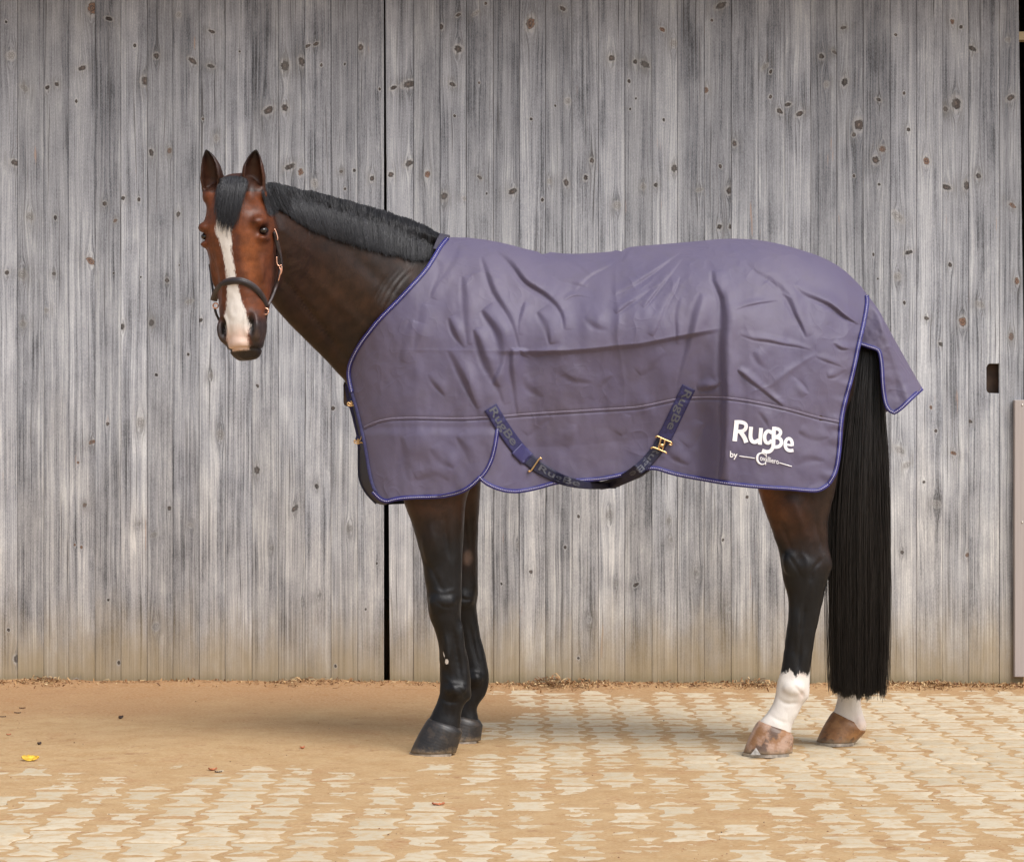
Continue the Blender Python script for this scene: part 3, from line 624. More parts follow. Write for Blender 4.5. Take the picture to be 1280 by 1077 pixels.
def groove(pts, wd, amp, ymax, ymin=-9):
    global disp
    p = smooth_poly(pts, 30, 2); best = np.full(nv, 1e9); tt = np.zeros(nv); side = np.zeros(nv)
    m_ = np.where((ppx_ > p[:, 0].min()-20) & (ppx_ < p[:, 0].max()+20) & (ppy_ > p[:, 1].min()-20) & (ppy_ < p[:, 1].max()+20) & (V[:, 1] < ymax) & (V[:, 1] > ymin))[0]
    dx_ = ppx_[m_][:, None]-p[None, :, 0]; dy_ = ppy_[m_][:, None]-p[None, :, 1]; d_ = dx_**2+dy_**2; k_ = d_.argmin(1)
    env = np.sin(np.pi*np.clip((k_+.5)/30, 0, 1))**.6
    disp[m_] += amp*env*np.exp(-d_.min(1)/wd**2)
ppx_, ppy_ = px_of(V)
for pts, wd_, am in [([(566,782),(570,806),(574,832),(577,850)],2.6,-.0060),([(553,780),(559,806),(563,832),(566,850)],3.2,.0035),([(545,752),(556,760),(570,757)],2.2,-.0035),([(540,735),(553,741),(568,737)],2.4,.003),([(533,700),(546,725),(556,742)],3.,-.0035),([(556,640),(558,670),(563,700)],3.5,-.0045),([(535,640),(540,670),(548,700)],5.,.0035),
        ([(551,872),(562,878),(578,876)],2.2,-.0035),([(573,858),(580,866),(585,876)],2.2,-.003),([(556,846),(566,856),(570,868)],3.,.003),
        ([(1006,745),(1004,775),(1000,805),(998,838)],2.6,-.0065),([(993,745),(991,780),(988,815)],3.2,.0035),([(1013,728),(1016,712),(1027,698)],2.4,-.0060),([(985,694),(994,706),(1002,722)],2.4,-.0045),([(1000,690),(1010,700),(1008,715)],3.5,.0045),([(1020,650),(1026,675),(1031,694)],3.,-.0060),([(975,650),(984,672),(990,690)],3.,-.0040),([(990,625),(1000,650),(1008,675)],5.,.0045),
        ([(972,872),(982,880),(998,878)],2.4,-.004),([(992,856),(1000,864),(1006,872)],2.2,-.0035),([(962,893),(972,900),(985,904)],2.,-.0025)]:
    groove(pts, wd_, am, -.13)
for pts, wd_, am in [([(587,782),(592,806),(598,832)],2.6,-.005),([(570,742),(580,750),(592,748)],2.2,-.0035),([(580,640),(583,670),(586,700)],3.,-.004)]:
    groove(pts, wd_, am, .16, .0)
# neck: jugular groove, shoulder line, skin folds towards the rug
for pts, wd_, am in [([(352,345),(385,385),(415,425),(438,455)],5.,-.007),([(372,330),(410,365),(445,400),(470,425)],7.,.005),([(420,300),(460,335),(490,370)],8.,-.005),([(515,338),(500,352),(488,372),(478,392)],1.8,-.002),([(507,336),(493,350),(480,372),(470,392)],1.8,-.0016),([(498,336),(484,352),(472,374),(462,400)],1.9,-.0014),([(488,340),(474,360),(462,384)],1.9,-.0013),([(350,310),(356,335),(352,362)],5.,-.006)]:
    groove(pts, wd_, am, .1)
lg = V[:, 2] < .75
disp += np.where(lg, .0016*vn(V[:, 0]*1.5+V[:, 1], V[:, 2]*.6, 38, 15, 2), 0)
# neck wrinkles in front of the rug and vein-like ripples
nkm = (~ishead)*(ppx > 400)*(ppx < 560)*(V[:, 2] > 1.0)
q = (ppx+ppy*.75); disp += nkm*.0011*np.sin(q/6.3+2*vn(ppx, ppy, .02, 4, 2))*sm(735, 790, q)*(V[:, 1] < .05)
V2 = V+Nn*disp[:, None]
hm.vertices.foreach_set('co', V2.astype(np.float32).ravel()); hm.update()
# --- colours
def C3(*a): return np.array(a, float)
colr = np.tile(C3(.017, .0100, .0075), (nv, 1))
def lay(c, mask): 
    global colr
    mask = np.clip(mask, 0, 1)[:, None]; colr = colr*(1-mask)+np.array(c)*mask
n1 = vn(ppx, ppy, .05, 51, 3); n2 = vn(ppx, ppy, .18, 52, 2)
neckm = (~ishead)*(V[:, 2] > .95)
lay((.030, .0145, .009), neckm*sm(.1, -.5, n1)*.8)
lay((.042, .020, .0115), neckm*np.exp(-((ppx-405)/60)**2-((ppy-370)/50)**2)*.8)
lay((.06, .024, .012), neckm*sm(395, 345, ppx)*sm(330, 250, ppy)*.35)
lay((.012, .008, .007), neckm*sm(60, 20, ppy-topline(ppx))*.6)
# head
hbase = C3(.120, .034, .0118); 
lay(hbase, ishead*1.)
lay((.215, .070, .024), ishead*np.exp(-((u-.055)/.030)**2-((w_-.26)/.09)**2)*.75)
lay((.18, .058, .020), ishead*np.exp(-((u+.05)/.03)**2-((w_-.25)/.09)**2)*.6)
lay((.052, .016, .008), ishead*sm(.2, .7, n1)*.6)
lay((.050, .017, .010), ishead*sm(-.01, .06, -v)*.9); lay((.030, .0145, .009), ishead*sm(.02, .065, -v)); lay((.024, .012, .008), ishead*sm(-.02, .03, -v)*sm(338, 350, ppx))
lay((.065, .020, .010), ishead*np.exp(-((w_-.30)/.10)**2)*sm(.060, .084, abs(u))*sm(.07, .03, v)*.6)
lay((.07, .022, .012), ishead*np.exp(-((abs(u)-.027)/.010)**2)*sm(.16, .2, w_)*sm(.42, .3, w_)*.6)
lay((.035, .014, .010), ishead*sm(.045, .0, w_)*.8)
lay((.05, .017, .011), ishead*sum(np.exp(-(((u-s_*.104)/.03)**2+((v-.047)/.030)**2+((w_-.183)/.022)**2)) for s_ in (-1, 1))*.9)
muz = ishead*sm(.40, .47, w_+.02*n2)*sm(.034, .048, abs(u)+.006*n2)
lay((.030, .025, .026), muz*.93)
lay((.018, .013, .013), ishead*sm(.505, .535, w_)*sm(.02, .036, abs(u))*.95); lay((.022, .017, .016), ishead*sm(.532, .540, w_))
lay((.085, .055, .042), ishead*np.exp(-((abs(u)-.058)/.012)**2-((w_-.50)/.02)**2)*.55)
lay((.006, .004, .004), ishead*np.clip(nos*1.4, 0, 1))
# ears
earm = (V[:, 2] > P3(0, 243, -.53)[2])*(V[:, 1] < -.44)*((abs(ppx-260) < 20)+(abs(ppx-322) < 17) > 0)*(ppy < 240)
lay((.030, .013, .009), earm*.95)
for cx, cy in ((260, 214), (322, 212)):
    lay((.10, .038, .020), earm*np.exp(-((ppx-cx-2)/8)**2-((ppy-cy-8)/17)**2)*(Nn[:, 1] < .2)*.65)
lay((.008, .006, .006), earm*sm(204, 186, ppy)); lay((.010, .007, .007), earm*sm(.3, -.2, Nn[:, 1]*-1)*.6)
lay((.027, .0135, .009), ishead*sm(346, 360, ppx)*sm(.02, -.02, v)*(ppy > 245))
# legs
legm = V[:, 2] < .98
fr = legm*(ppx < 700); hi_ = legm*(ppx > 900)
lay((.018, .0095, .007), fr*1.); lay((.060, .024, .012), fr*sm(660, 620, ppy)*.7)
lay((.0050, .0048, .0056), fr*sm(640, 700, ppy+14*n1)*.97); lay((.014, .014, .017), fr*np.exp(-((ppx-552)/16)**2-((ppy-722)/30)**2)*.45)
lay((.035, .018, .014), fr*(V[:, 1] > .02)*np.exp(-((ppy-700)/26)**2)*.6)
lay((.17, .11, .085), fr*(V[:, 1] > .02)*np.exp(-(((ppx-585)/6)**2+((ppy-697)/9)**2)**2)*.9)
lay((.036, .014, .008), hi_*1.); lay((.15, .054, .020), hi_*sm(988, 948, ppx-(ppy-612)*.28)*.85); lay((.018, .011, .009), hi_*sm(1000, 1030, ppx)*.8)
lay((.0050, .0048, .0054), hi_*sm(650, 705, ppy+(ppx-1000)*.8*-1+12*n1)); lay((.014, .014, .017), hi_*np.exp(-((ppx-1012)/16)**2-((ppy-700)/26)**2)*.6)
colr *= (1+.10*n2[:, None])
# --- white markings as smooth fields, cut by hair noise in the shader
bw = np.interp(w_, [.115, .14, .17, .20, .24, .30, .34, .39, .43, .46, .50, .53, .56], [.004, .020, .029, .023, .016, .0155, .018, .025, .036, .041, .036, .034, .02])
bc = np.interp(w_, [.13, .17, .22, .30, .40, .5], [-.016, -.016, -.009, -.003, 0, -.002])
wf = np.where(ishead & (v > .0), (bw-abs(u-bc))/.010, -3.); wf = np.minimum(wf, (w_-.122)/.012); wf = np.minimum(wf, (.541-w_)/.006)
nh = np.where((hi_ > 0) & (V[:, 1] < -.02), (ppy-(838-2.5*np.sin((ppx-985)/4.)+9*np.exp(-((ppx-994)/3.5)**2)+6*np.exp(-((ppx-1010)/3)**2)))/6., -3.)
fh = np.where((hi_ > 0) & (V[:, 1] >= -.02), (ppy-858)/7., -3.)
sc_ = np.where((fr > 0) & (V[:, 1] < 0), 1.3-(((ppx-558.5)/1.9)**2+((ppy-826.5)/3.2)**2), -3.)
sc2 = np.where((fr > 0) & (V[:, 1] < 0), .9-(((ppx-555-(ppy-817)*.2)/.9)**2+((ppy-818)/4.5)**2), -3.)
white = np.clip(np.maximum.reduce([wf, nh, fh, sc_, sc2]), -3, 3)
pink = ishead*sm(.45, .50, w_+.01*n2)*.75 + (hi_ > 0)*(.30*sm(.1, .6, n1)+.5*np.exp(-((ppx-1075)/9)**2-((ppy-905)/14)**2)+.25*np.exp(-((ppx-1003)/6)**2-((ppy-868)/9)**2))
a = hm.color_attributes.new('coat', 'FLOAT_COLOR', 'POINT'); a.data.foreach_set('color', np.c_[colr, np.ones(nv)].astype(np.float32).ravel())
a = hm.attributes.new('white', 'FLOAT', 'POINT'); a.data.foreach_set('value', white.astype(np.float32))
a = hm.attributes.new('pink', 'FLOAT', 'POINT'); a.data.foreach_set('value', pink.astype(np.float32))
hm.polygons.foreach_set('use_smooth', np.ones(len(hm.polygons), bool))
def mat_coat():
    m, n, b = new_mat('horse_coat'); N = NT(n); co = N.co()
    x, y, z = N.sep(co)
    hair = N.noise(N.comb(N.math('MULTIPLY', x, 900), N.math('MULTIPLY', y, 900), N.math('MULTIPLY', z, 160)), 1, 3, .6)
    hair2 = N.noise(N.comb(N.math('MULTIPLY', x, 260), N.math('MULTIPLY', y, 260), N.math('MULTIPLY', z, 60)), 1, 3, .6)
    hair3 = N.noise(N.comb(N.math('MULTIPLY', x, 480), N.math('MULTIPLY', y, 480), N.math('MULTIPLY', z, 80)), 1, 3, .7)
    mot = N.noise(co, 26, 4, .6)
    c = N.attr('coat').outputs['Color']; w0 = N.attr('white').outputs['Fac']; pk = N.attr('pink').outputs['Fac']
    c = N.mix(1, c, N.mix(hair, (.50, .50, .50), (1.5, 1.5, 1.5)), 'MULTIPLY'); c = N.mix(1, c, N.mix(N.mr(mot, .3, .7), (.74, .74, .76), (1.22, 1.2, 1.18)), 'MULTIPLY')
    wm = N.mr(N.math('ADD', w0, N.math('MULTIPLY', N.math('SUBTRACT', hair3, .5), 3.0)), -.15, .35)
    wc = N.mix(hair, (.54, .495, .45), (.76, .72, .675)); wc = N.mix(pk, wc, (.62, .42, .33))
    c = N.mix(wm, c, wc)
    n.links.new(c, b.inputs['Base Color'])
    n.links.new(N.mr(N.noise(co, 18, 4, .6), .3, .7, .32, .46), b.inputs['Roughness']); b.inputs['Specular IOR Level'].default_value = .30
    b.inputs['Sheen Weight'].default_value = .015; b.inputs['Sheen Roughness'].default_value = .4
    n.links.new(N.bump(N.math('ADD', N.math('MULTIPLY', hair, .7), N.math('ADD', hair2, hair3)), .36, .0012), b.inputs['Normal'])
    return m
M_COAT = mat_coat()
horse = thing('horse', 'dark bay horse with white blaze and white hind socks standing sideways wearing a rug', 'horse', (0, 0, 0))
obj('body', hm, M_COAT, horse)
tree = BVHTree.FromPolygons([tuple(p) for p in V2[:, :]], [tuple(p.vertices) for p in hm.polygons])
def cast(px, py, default=0.):
    o_ = Vector((0, CY, CZ)); d = Vector(P3(px, py, 0.))-o_; d.normalize()
    hit = tree.ray_cast(o_, d)[0]
    return hit.y if hit is not None else default
# eyes
M_EYE, n, b = new_mat('eye'); b.inputs['Base Color'].default_value = (.010, .006, .005, 1); b.inputs['Roughness'].default_value = .06; b.inputs['Specular IOR Level'].default_value = .7
for s_ in (-1, 1):
    mb = MB(); mb.ell((0, 0, 0), (.0140, .0180, .0112), HM, 24, 16)
    obj('eye', mb.mesh('eye'), M_EYE, horse, tuple(HW(np.array(s_*(.0985 if s_ > 0 else .0935)), np.array(.047), np.array(.183))))
# hooves
def mat_hoof(name, c1, c2, c3, sc=30):
    m, n, b = new_mat(name); N = NT(n); co = N.co(); x, y, z = N.sep(co)
    rg = N.math('SINE', N.math('ADD', N.math('MULTIPLY', N.math('ADD', z, N.math('MULTIPLY', x, .35)), 620), N.math('MULTIPLY', N.noise(co, 18, 4), 14)))
    c = N.mix(N.mr(N.noise(co, sc, 4, .6), .4, .62), c1, c2)
    c = N.mix(N.mr(N.noise(co, sc*.9, 5, .6, .2), .52, .62, 0, .75), c, c3)
    c = N.mix(N.mr(rg, .3, 1, 0, .08), c, c3)
    c = N.mix(N.mr(N.math('ADD', z, N.math('MULTIPLY', N.math('SUBTRACT', N.noise(co, 55, 4, .7), .5), .05)), .030, .008, 0, .8), c, (.20, .145, .09))
    n.links.new(c, b.inputs['Base Color']); b.inputs['Roughness'].default_value = .42
    n.links.new(N.bump(rg, .10, .0010), b.inputs['Normal']); return m
M_HB = mat_hoof('dark_hoof', (.016, .015, .016), (.028, .025, .025), (.052, .040, .032))
M_HL = mat_hoof('striped_hoof', (.27, .135, .06), (.42, .28, .21), (.06, .04, .035), 20)
M_HM = mat_hoof('brown_hoof', (.21, .095, .035), (.30, .15, .06), (.045, .03, .022), 26)
M_SHOE = simple_mat('horseshoe_steel', (.42, .39, .36), .42, .85, var=.3)
def hoof(pl, pr, cf, cb, y0, ry, mat, bot, lab_):
    """pl/pr ground extent px, cf/cb coronet front/back (px,py)"""
    m = 40; th = np.linspace(0, 2*np.pi, m, endpoint=False); c, s_ = np.cos(th), np.sin(th)
    sc = (y0-CY)/FPX; z0 = .009
    cx = ((pl+pr)/2-640)*sc; a = (pr-pl)/2*sc
    bottom = np.stack([cx+a*c*(1+.0*c), y0+ry*s_*(1-.14*np.maximum(c, 0)), np.full(m, z0)], -1)
    F = P3(*cf, y0); B = P3(*cb, y0); C = (F+B)/2; Hh = (B-F)/2
    top = C+Hh*c[:, None]+np.array([0, 1, 0])*(ry*.80*s_)[:, None]
    rings = []
    for k in range(11):
        t_ = k/10; r = bottom*(1-t_)+top*t_
        r = r+np.array([1, 0, 0])*(.006*np.sin(t_*np.pi)*(c < 0)*(-c))[:, None]*-.5
        rings.append(r)
    inner = C+(top-C)*.82+np.array([0, 0, .010]); rings.append(top*.5+inner*.5+np.array([0, 0, .004])); rings.append(inner+np.array([0, 0, .006]))
    # heel bulbs drop: gentle cleft
    mb = MB(); mb.rings(rings); h = obj('hoof', mb.mesh('hoof'), mat, horse)
    if lab_: h['label'] = lab_
    # shoe: flat U bar
    mo = []; tt = np.linspace(R(38), R(322), 40)
    for t_ in tt:
        cc, ss = math.cos(t_), math.sin(t_); e = []
        for (f, zz) in ((1.03, .0), (1.03, .0095), (.72, .0095), (.72, .0)):
            e.append([cx+a*cc*f, y0+ry*ss*f*(1-.14*max(cc, 0)), zz])
        mo.append(e)
    mb = MB(); mb.rings(np.array(mo)); s2 = obj('horseshoe', mb.mesh('horseshoe', False), M_SHOE, h)
    return h
hoof(512.5, 570, (532, 902), (578, 915), -.155, .062, M_HB, 0, 'dark near front hoof')
hoof(548, 601, (559, 896), (603.5, 906), .17, .062, M_HB, 0, None)
h3 = hoof(929, 990.5, (944.5, 905), (992, 921), -.155, .066, M_HL, 0, 'pale striped near hind hoof')
hoof(1020.5, 1070, (1038, 893), (1082, 914), .13, .062, M_HM, 0, 'brown far hind hoof')
mb = MB(); mb.add(P3([938, 951, 945], [943, 943, 934], [-.226, -.226, -.222]), T=[[0, 1, 2]]); mb.add(P3([938, 951, 945], [943, 943, 934], [-.222, -.222, -.218]), T=[[0, 2, 1]])
obj('toe_clip', mb.mesh('toe_clip', False), M_SHOE, h3)
# heel tufts / chestnut ergot
# ------------------------------------------------------------------ hair
def mat_hair(name, c1, c2, rough=.38):
    m, n, b = new_mat(name); N = NT(n); a = N.attr('v').outputs['Fac']
    n.links.new(N.mix(a, c1, c2), b.inputs['Base Color']); b.inputs['Roughness'].default_value = rough; b.inputs['Specular IOR Level'].default_value = .5
    return m
M_MANE = mat_hair('mane_hair', (.010, .010, .012), (.040, .040, .047), .42); M_TAIL = mat_hair('tail_hair', (.004, .0038, .004), (.026, .020, .018), .34)
def hair(name, S, Rd, mat, parent, vals=None):
    """S (n,k,3) strands, Rd (n,k) radii; three-sided tubes"""
    n_, k_ = S.shape[:2]; T = np.gradient(S, axis=1); T /= np.linalg.norm(T, axis=2, keepdims=True)+1e-9
    up = np.array([0., -1, 0]); A = np.cross(T, up); A /= np.linalg.norm(A, axis=2, keepdims=True)+1e-9; B = np.cross(T, A)
    vs_ = []
    for j in range(3):
        a_ = j*2*np.pi/3+np.pi/6; vs_.append(S+(A*math.cos(a_)+B*math.sin(a_))*Rd[..., None])
    Vh = np.stack(vs_, 2).reshape(-1, 3)
    base = (np.arange(n_)[:, None]*k_+np.arange(k_-1)[None])*3; Q = []
    for j in range(3):
        j2 = (j+1) % 3; Q.append(np.stack([base+j, base+j2, base+3+j2, base+3+j], -1).reshape(-1, 4))
    me_ = mesh_np(name, Vh, [np.vstack(Q)]); 
    if vals is None: vals = rng.random(n_)
    at = me_.attributes.new('v', 'FLOAT', 'POINT'); at.data.foreach_set('value', np.repeat(vals, k_*3).astype(np.float32))
    return obj(name, me_, mat, parent)
# mane
CR = np.array([(326,231),(337,227),(352,230),(375,236),(400,241),(430,249),(460,257),(490,266),(515,275),(535,283),(547,291),(553,300)], float)
cd = np.r_[0, np.cumsum(np.linalg.norm(np.diff(CR, axis=0), axis=1))]; cd /= cd[-1]
LOW = np.array([(338,272),(350,262),(370,276),(392,290),(415,299),(440,307),(465,314),(490,320),(515,326),(535,326),(549,318),(553,312)], float)
def yneck(px): return np.interp(px, [300, 330, 360, 400, 450, 500, 530, 560], [-.56, -.50, -.40, -.27, -.16, -.085, -.045, -.01])
ncache = {}
def ncast(px, py):
    gx_, gy_ = px/5, py/5; i, j = int(gx_//1), int(gy_//1); fx_, fy_ = gx_-i, gy_-j; vals_ = []; ws_ = []
    for a_, b_, w2 in ((0, 0, (1-fx_)*(1-fy_)), (1, 0, fx_*(1-fy_)), (0, 1, (1-fx_)*fy_), (1, 1, fx_*fy_)):
        k = (i+a_, j+b_)
        if k not in ncache: ncache[k] = cast(k[0]*5, k[1]*5, 9.)
        if ncache[k] < 5: vals_.append(ncache[k]*w2); ws_.append(w2)
    return sum(vals_)/sum(ws_) if ws_ and sum(ws_) > .01 else 9.
_cs = np.linspace(0, 1, 34); _cy = np.array([cast(float(np.interp(s_, cd, CR[:, 0])), float(np.interp(s_, cd, CR[:, 1]))+15, 9.) for s_ in _cs])
_cy = np.where(_cy < 5, _cy, yneck(np.interp(_cs, cd, CR[:, 0]))); _cy = np.convolve(np.pad(_cy, 3, 'edge'), np.ones(7)/7, 'valid')
n_ = 7500; K_ = 9; S = np.zeros((n_, K_, 3)); Rd = np.zeros((n_, K_))
clump = rng.random(90)
vals = np.zeros(n_)
for i in range(n_):
    t_ = rng.random(); layer = rng.random(); cl = int(t_*89.9)
    rx = np.interp(t_, cd, CR[:, 0])+rng.normal(0, 1.2); ry_ = np.interp(t_, cd, CR[:, 1])+.5*math.sin(t_*63)+.5*math.sin(t_*37)+rng.normal(0, .5)+layer*5
    ln = (.93+.05*(clump[cl]-.5)+rng.normal(0, .045)-.25*rng.random()**6)
    tx = np.interp(t_, cd, LOW[:, 0]); ty = np.interp(t_, cd, LOW[:, 1])
    ex = (tx-rx)*ln+ (clump[cl]-.5)*2.5*(1 if t_ < .95 else .2)+rng.normal(0, 1.6); ey = (ty-ry_)*ln
    lift = .003+.008*(1-layer)
    yr = float(np.interp(t_, _cs, _cy))+.018
    for k in range(K_):
        s_ = k/(K_-1); px = rx+ex*(s_**1.15); py = ry_+ey*s_-(1-layer)*1.5*math.sin(min(1, s_*2)*math.pi)*.6
        h_ = ncast(px, max(py, ry_+7)); yn = h_ if h_ < 5 else yr-.03
        yn = min(yn, yr+.0)
        y_ = yr*(1-sm(0, .35, s_))+(yn-lift-.004)*sm(0, .35, s_)
        S[i, k] = P3(px, py, float(y_)); Rd[i, k] = .00085*(1-.55*s_)
    vals[i] = np.clip(.38+.3*(clump[cl]-.5)+.22*(rng.random()-.5)+.12*math.sin(t_*210), 0, 1)
obj_m = hair('mane', S, Rd, M_MANE, horse, vals)
# a dark under-layer so that no neck shows through the roots
# forelock
n_ = 950; S = np.zeros((n_, K_, 3)); Rd = np.zeros((n_, K_)); vals = np.zeros(n_)
for i in range(n_):
    a_ = rng.random(); layer = rng.random()
    rx = 276+a_*32+rng.normal(0, 1.5); ry_ = 217+3*(2*a_-1)**2*1.4+rng.random()*7+2
    ex = 269+a_*30+rng.normal(0, 2.2)+1.5*math.sin(a_*30); ey = 267+8*math.sin(a_*math.pi)+5*rng.random()*math.sin(a_*25)**2+rng.normal(0, 4.5)-12*(a_ > .88)-12*(a_ < .1)-30*rng.random()**2+6
    if rng.random() < .2: ey += 9*rng.random()
    for k in range(K_):
        s_ = k/(K_-1); px = rx+(ex-rx)*(s_**1.1)+ (2*a_-1)*1.5*math.sin(s_*math.pi); py = ry_+(ey-ry_)*s_
        h_ = ncast(px, py+2); yn = h_ if h_ < 5 else -.56
        if yn > -.5: yn = -.55
        S[i, k] = P3(px, py, yn-.004-.014*(1-layer)*math.sin(min(1, s_*1.6+.3)*math.pi*.5)*(1-.5*s_)); Rd[i, k] = .0008*(1-.65*s_)
    vals[i] = np.clip(.35+.4*(math.sin(a_*47)*.5+.5)*rng.random()+.25*rng.random(), 0, 1)
hair('forelock', S, Rd, M_MANE, horse, vals)
# tail
n_ = 5600; K_ = 15; S = np.zeros((n_, K_, 3)); Rd = np.zeros((n_, K_)); vals = np.zeros(n_)
for i in range(n_):
    a_ = rng.random()*2*np.pi; r_ = math.sqrt(rng.random()); e = r_*math.cos(a_); f_ = r_*math.sin(a_)
    e = np.clip(e+rng.normal(0, .05), -1.12, 1.1)
    fly = rng.random() < .05
    end = 865+rng.normal(0, 3.6)-4*abs(e)+2*math.sin(e*9)+1.5*math.sin(e*23+1)
    if rng.random() < .15: end -= rng.random()*60
    if rng.random() < .04: end += rng.random()*7
    ph = rng.random()*6.28; vv_ = rng.normal(0, 1.3)
    for k in range(K_):
        s_ = k/(K_-1); py = 408+(end-408)*s_
        L0 = np.interp(py, [408, 435, 480, 520, 560, 610, 680, 760, 830, 866], [1076, 1071, 1060, 1052, 1046, 1040, 1036.5, 1036, 1036.5, 1038])
        R0 = np.interp(py, [408, 435, 480, 520, 560, 610, 680, 760, 830, 866], [1090, 1096, 1102, 1104, 1106.5, 1108.5, 1110.5, 1111, 1110, 1108.5])
        c_ = (L0+R0)/2; hw = (R0-L0)/2
        px = c_+hw*e+1.2*math.sin(py/60+ph)+vv_*s_+(5*math.sin(py/70+ph)*s_ if fly else 0)+1.6*math.sin(e*14+py/90)*s_
        dy = np.interp(py, [408, 480, 600, 866], [.045, .06, .065, .055])
        S[i, k] = P3(px, py, .0+dy*f_-.02*math.sin(s_*3)); Rd[i, k] = .0013*(1-.6*s_**2)
    vals[i] = np.clip(.15+.5*(math.sin(e*19+2*math.sin(e*5))*.5+.5)*rng.random()+.3*rng.random()**2+(.5 if rng.random() < .03 else 0), 0, 1.4)
hair('tail', S, Rd, M_TAIL, horse, vals)
# dock under the hair
mb = MB(); mb.tube(P3([1050, 1068, 1080, 1083, 1082, 1080], [352, 372, 405, 470, 560, 640], [0.0, 0, 0, -.005, -.01, -.01]), [.03, .04, .042, .045, .045, .03], 16)
obj('dock', mb.mesh('dock'), simple_mat('dock_hair', (.006, .006, .006), .6), horse)
#@@RUG
# ================================================================== RUG
LE = [(560,296.8),(552,306),(547,314),(536,333),(525,346),(513,359),(500,373),(486,387),(473,400),(462,414),(452,427),(444,440),(437.5,454),(435.5,464),(436,474),(439.5,490),(444,505),(448,520),(452,538),(456,556),(459,574),(462,592),(466,608),(473,621),(482,627)]
BE = [(482,627),(492,624),(503,622),(525,621),(551,620.5),(566,617.5),(578.7,613.6),(589,607),(596,600.5),(599,597.5),(603,600),(610,605),(620,609.5),(632,613),(645,614.2),(660,612),(675,608.5),(695,602.5),(725,600),(750,598.5),(774,594),(797,587),(811,584.5),(822,585),(835,589.5),(850,593.5),(870,597),(900,602.5),(930,606.5),(960,609),(986,610.2),(1008,612.5),(1021,613)]
RE = [(1083.5,369),(1084.2,376),(1083.5,384),(1079.5,406),(1075,424),(1071.5,440),(1067.5,460),(1062.5,480),(1058,496),(1054,512),(1051.5,528),(1050.3,545),(1049.5,560),(1047,580),(1043,594),(1036,604.5),(1028,610.5),(1021,613)]
TE = [(560,296.8)]+[tuple(p) for p in TOP if 563 < p[0] < 1080]+[(1083.5,369)]
TE = sorted([p for p in TE if not (664 < p[0] < 690 or 768 < p[0] < 792)]+[(666,313.2),(672,314.6),(677,317.6),(683,317),(688,315.2),(770,312.6),(777,314.2),(781,311.2),(787,308.8)])
def TLx(px): return topline(px)-1.5
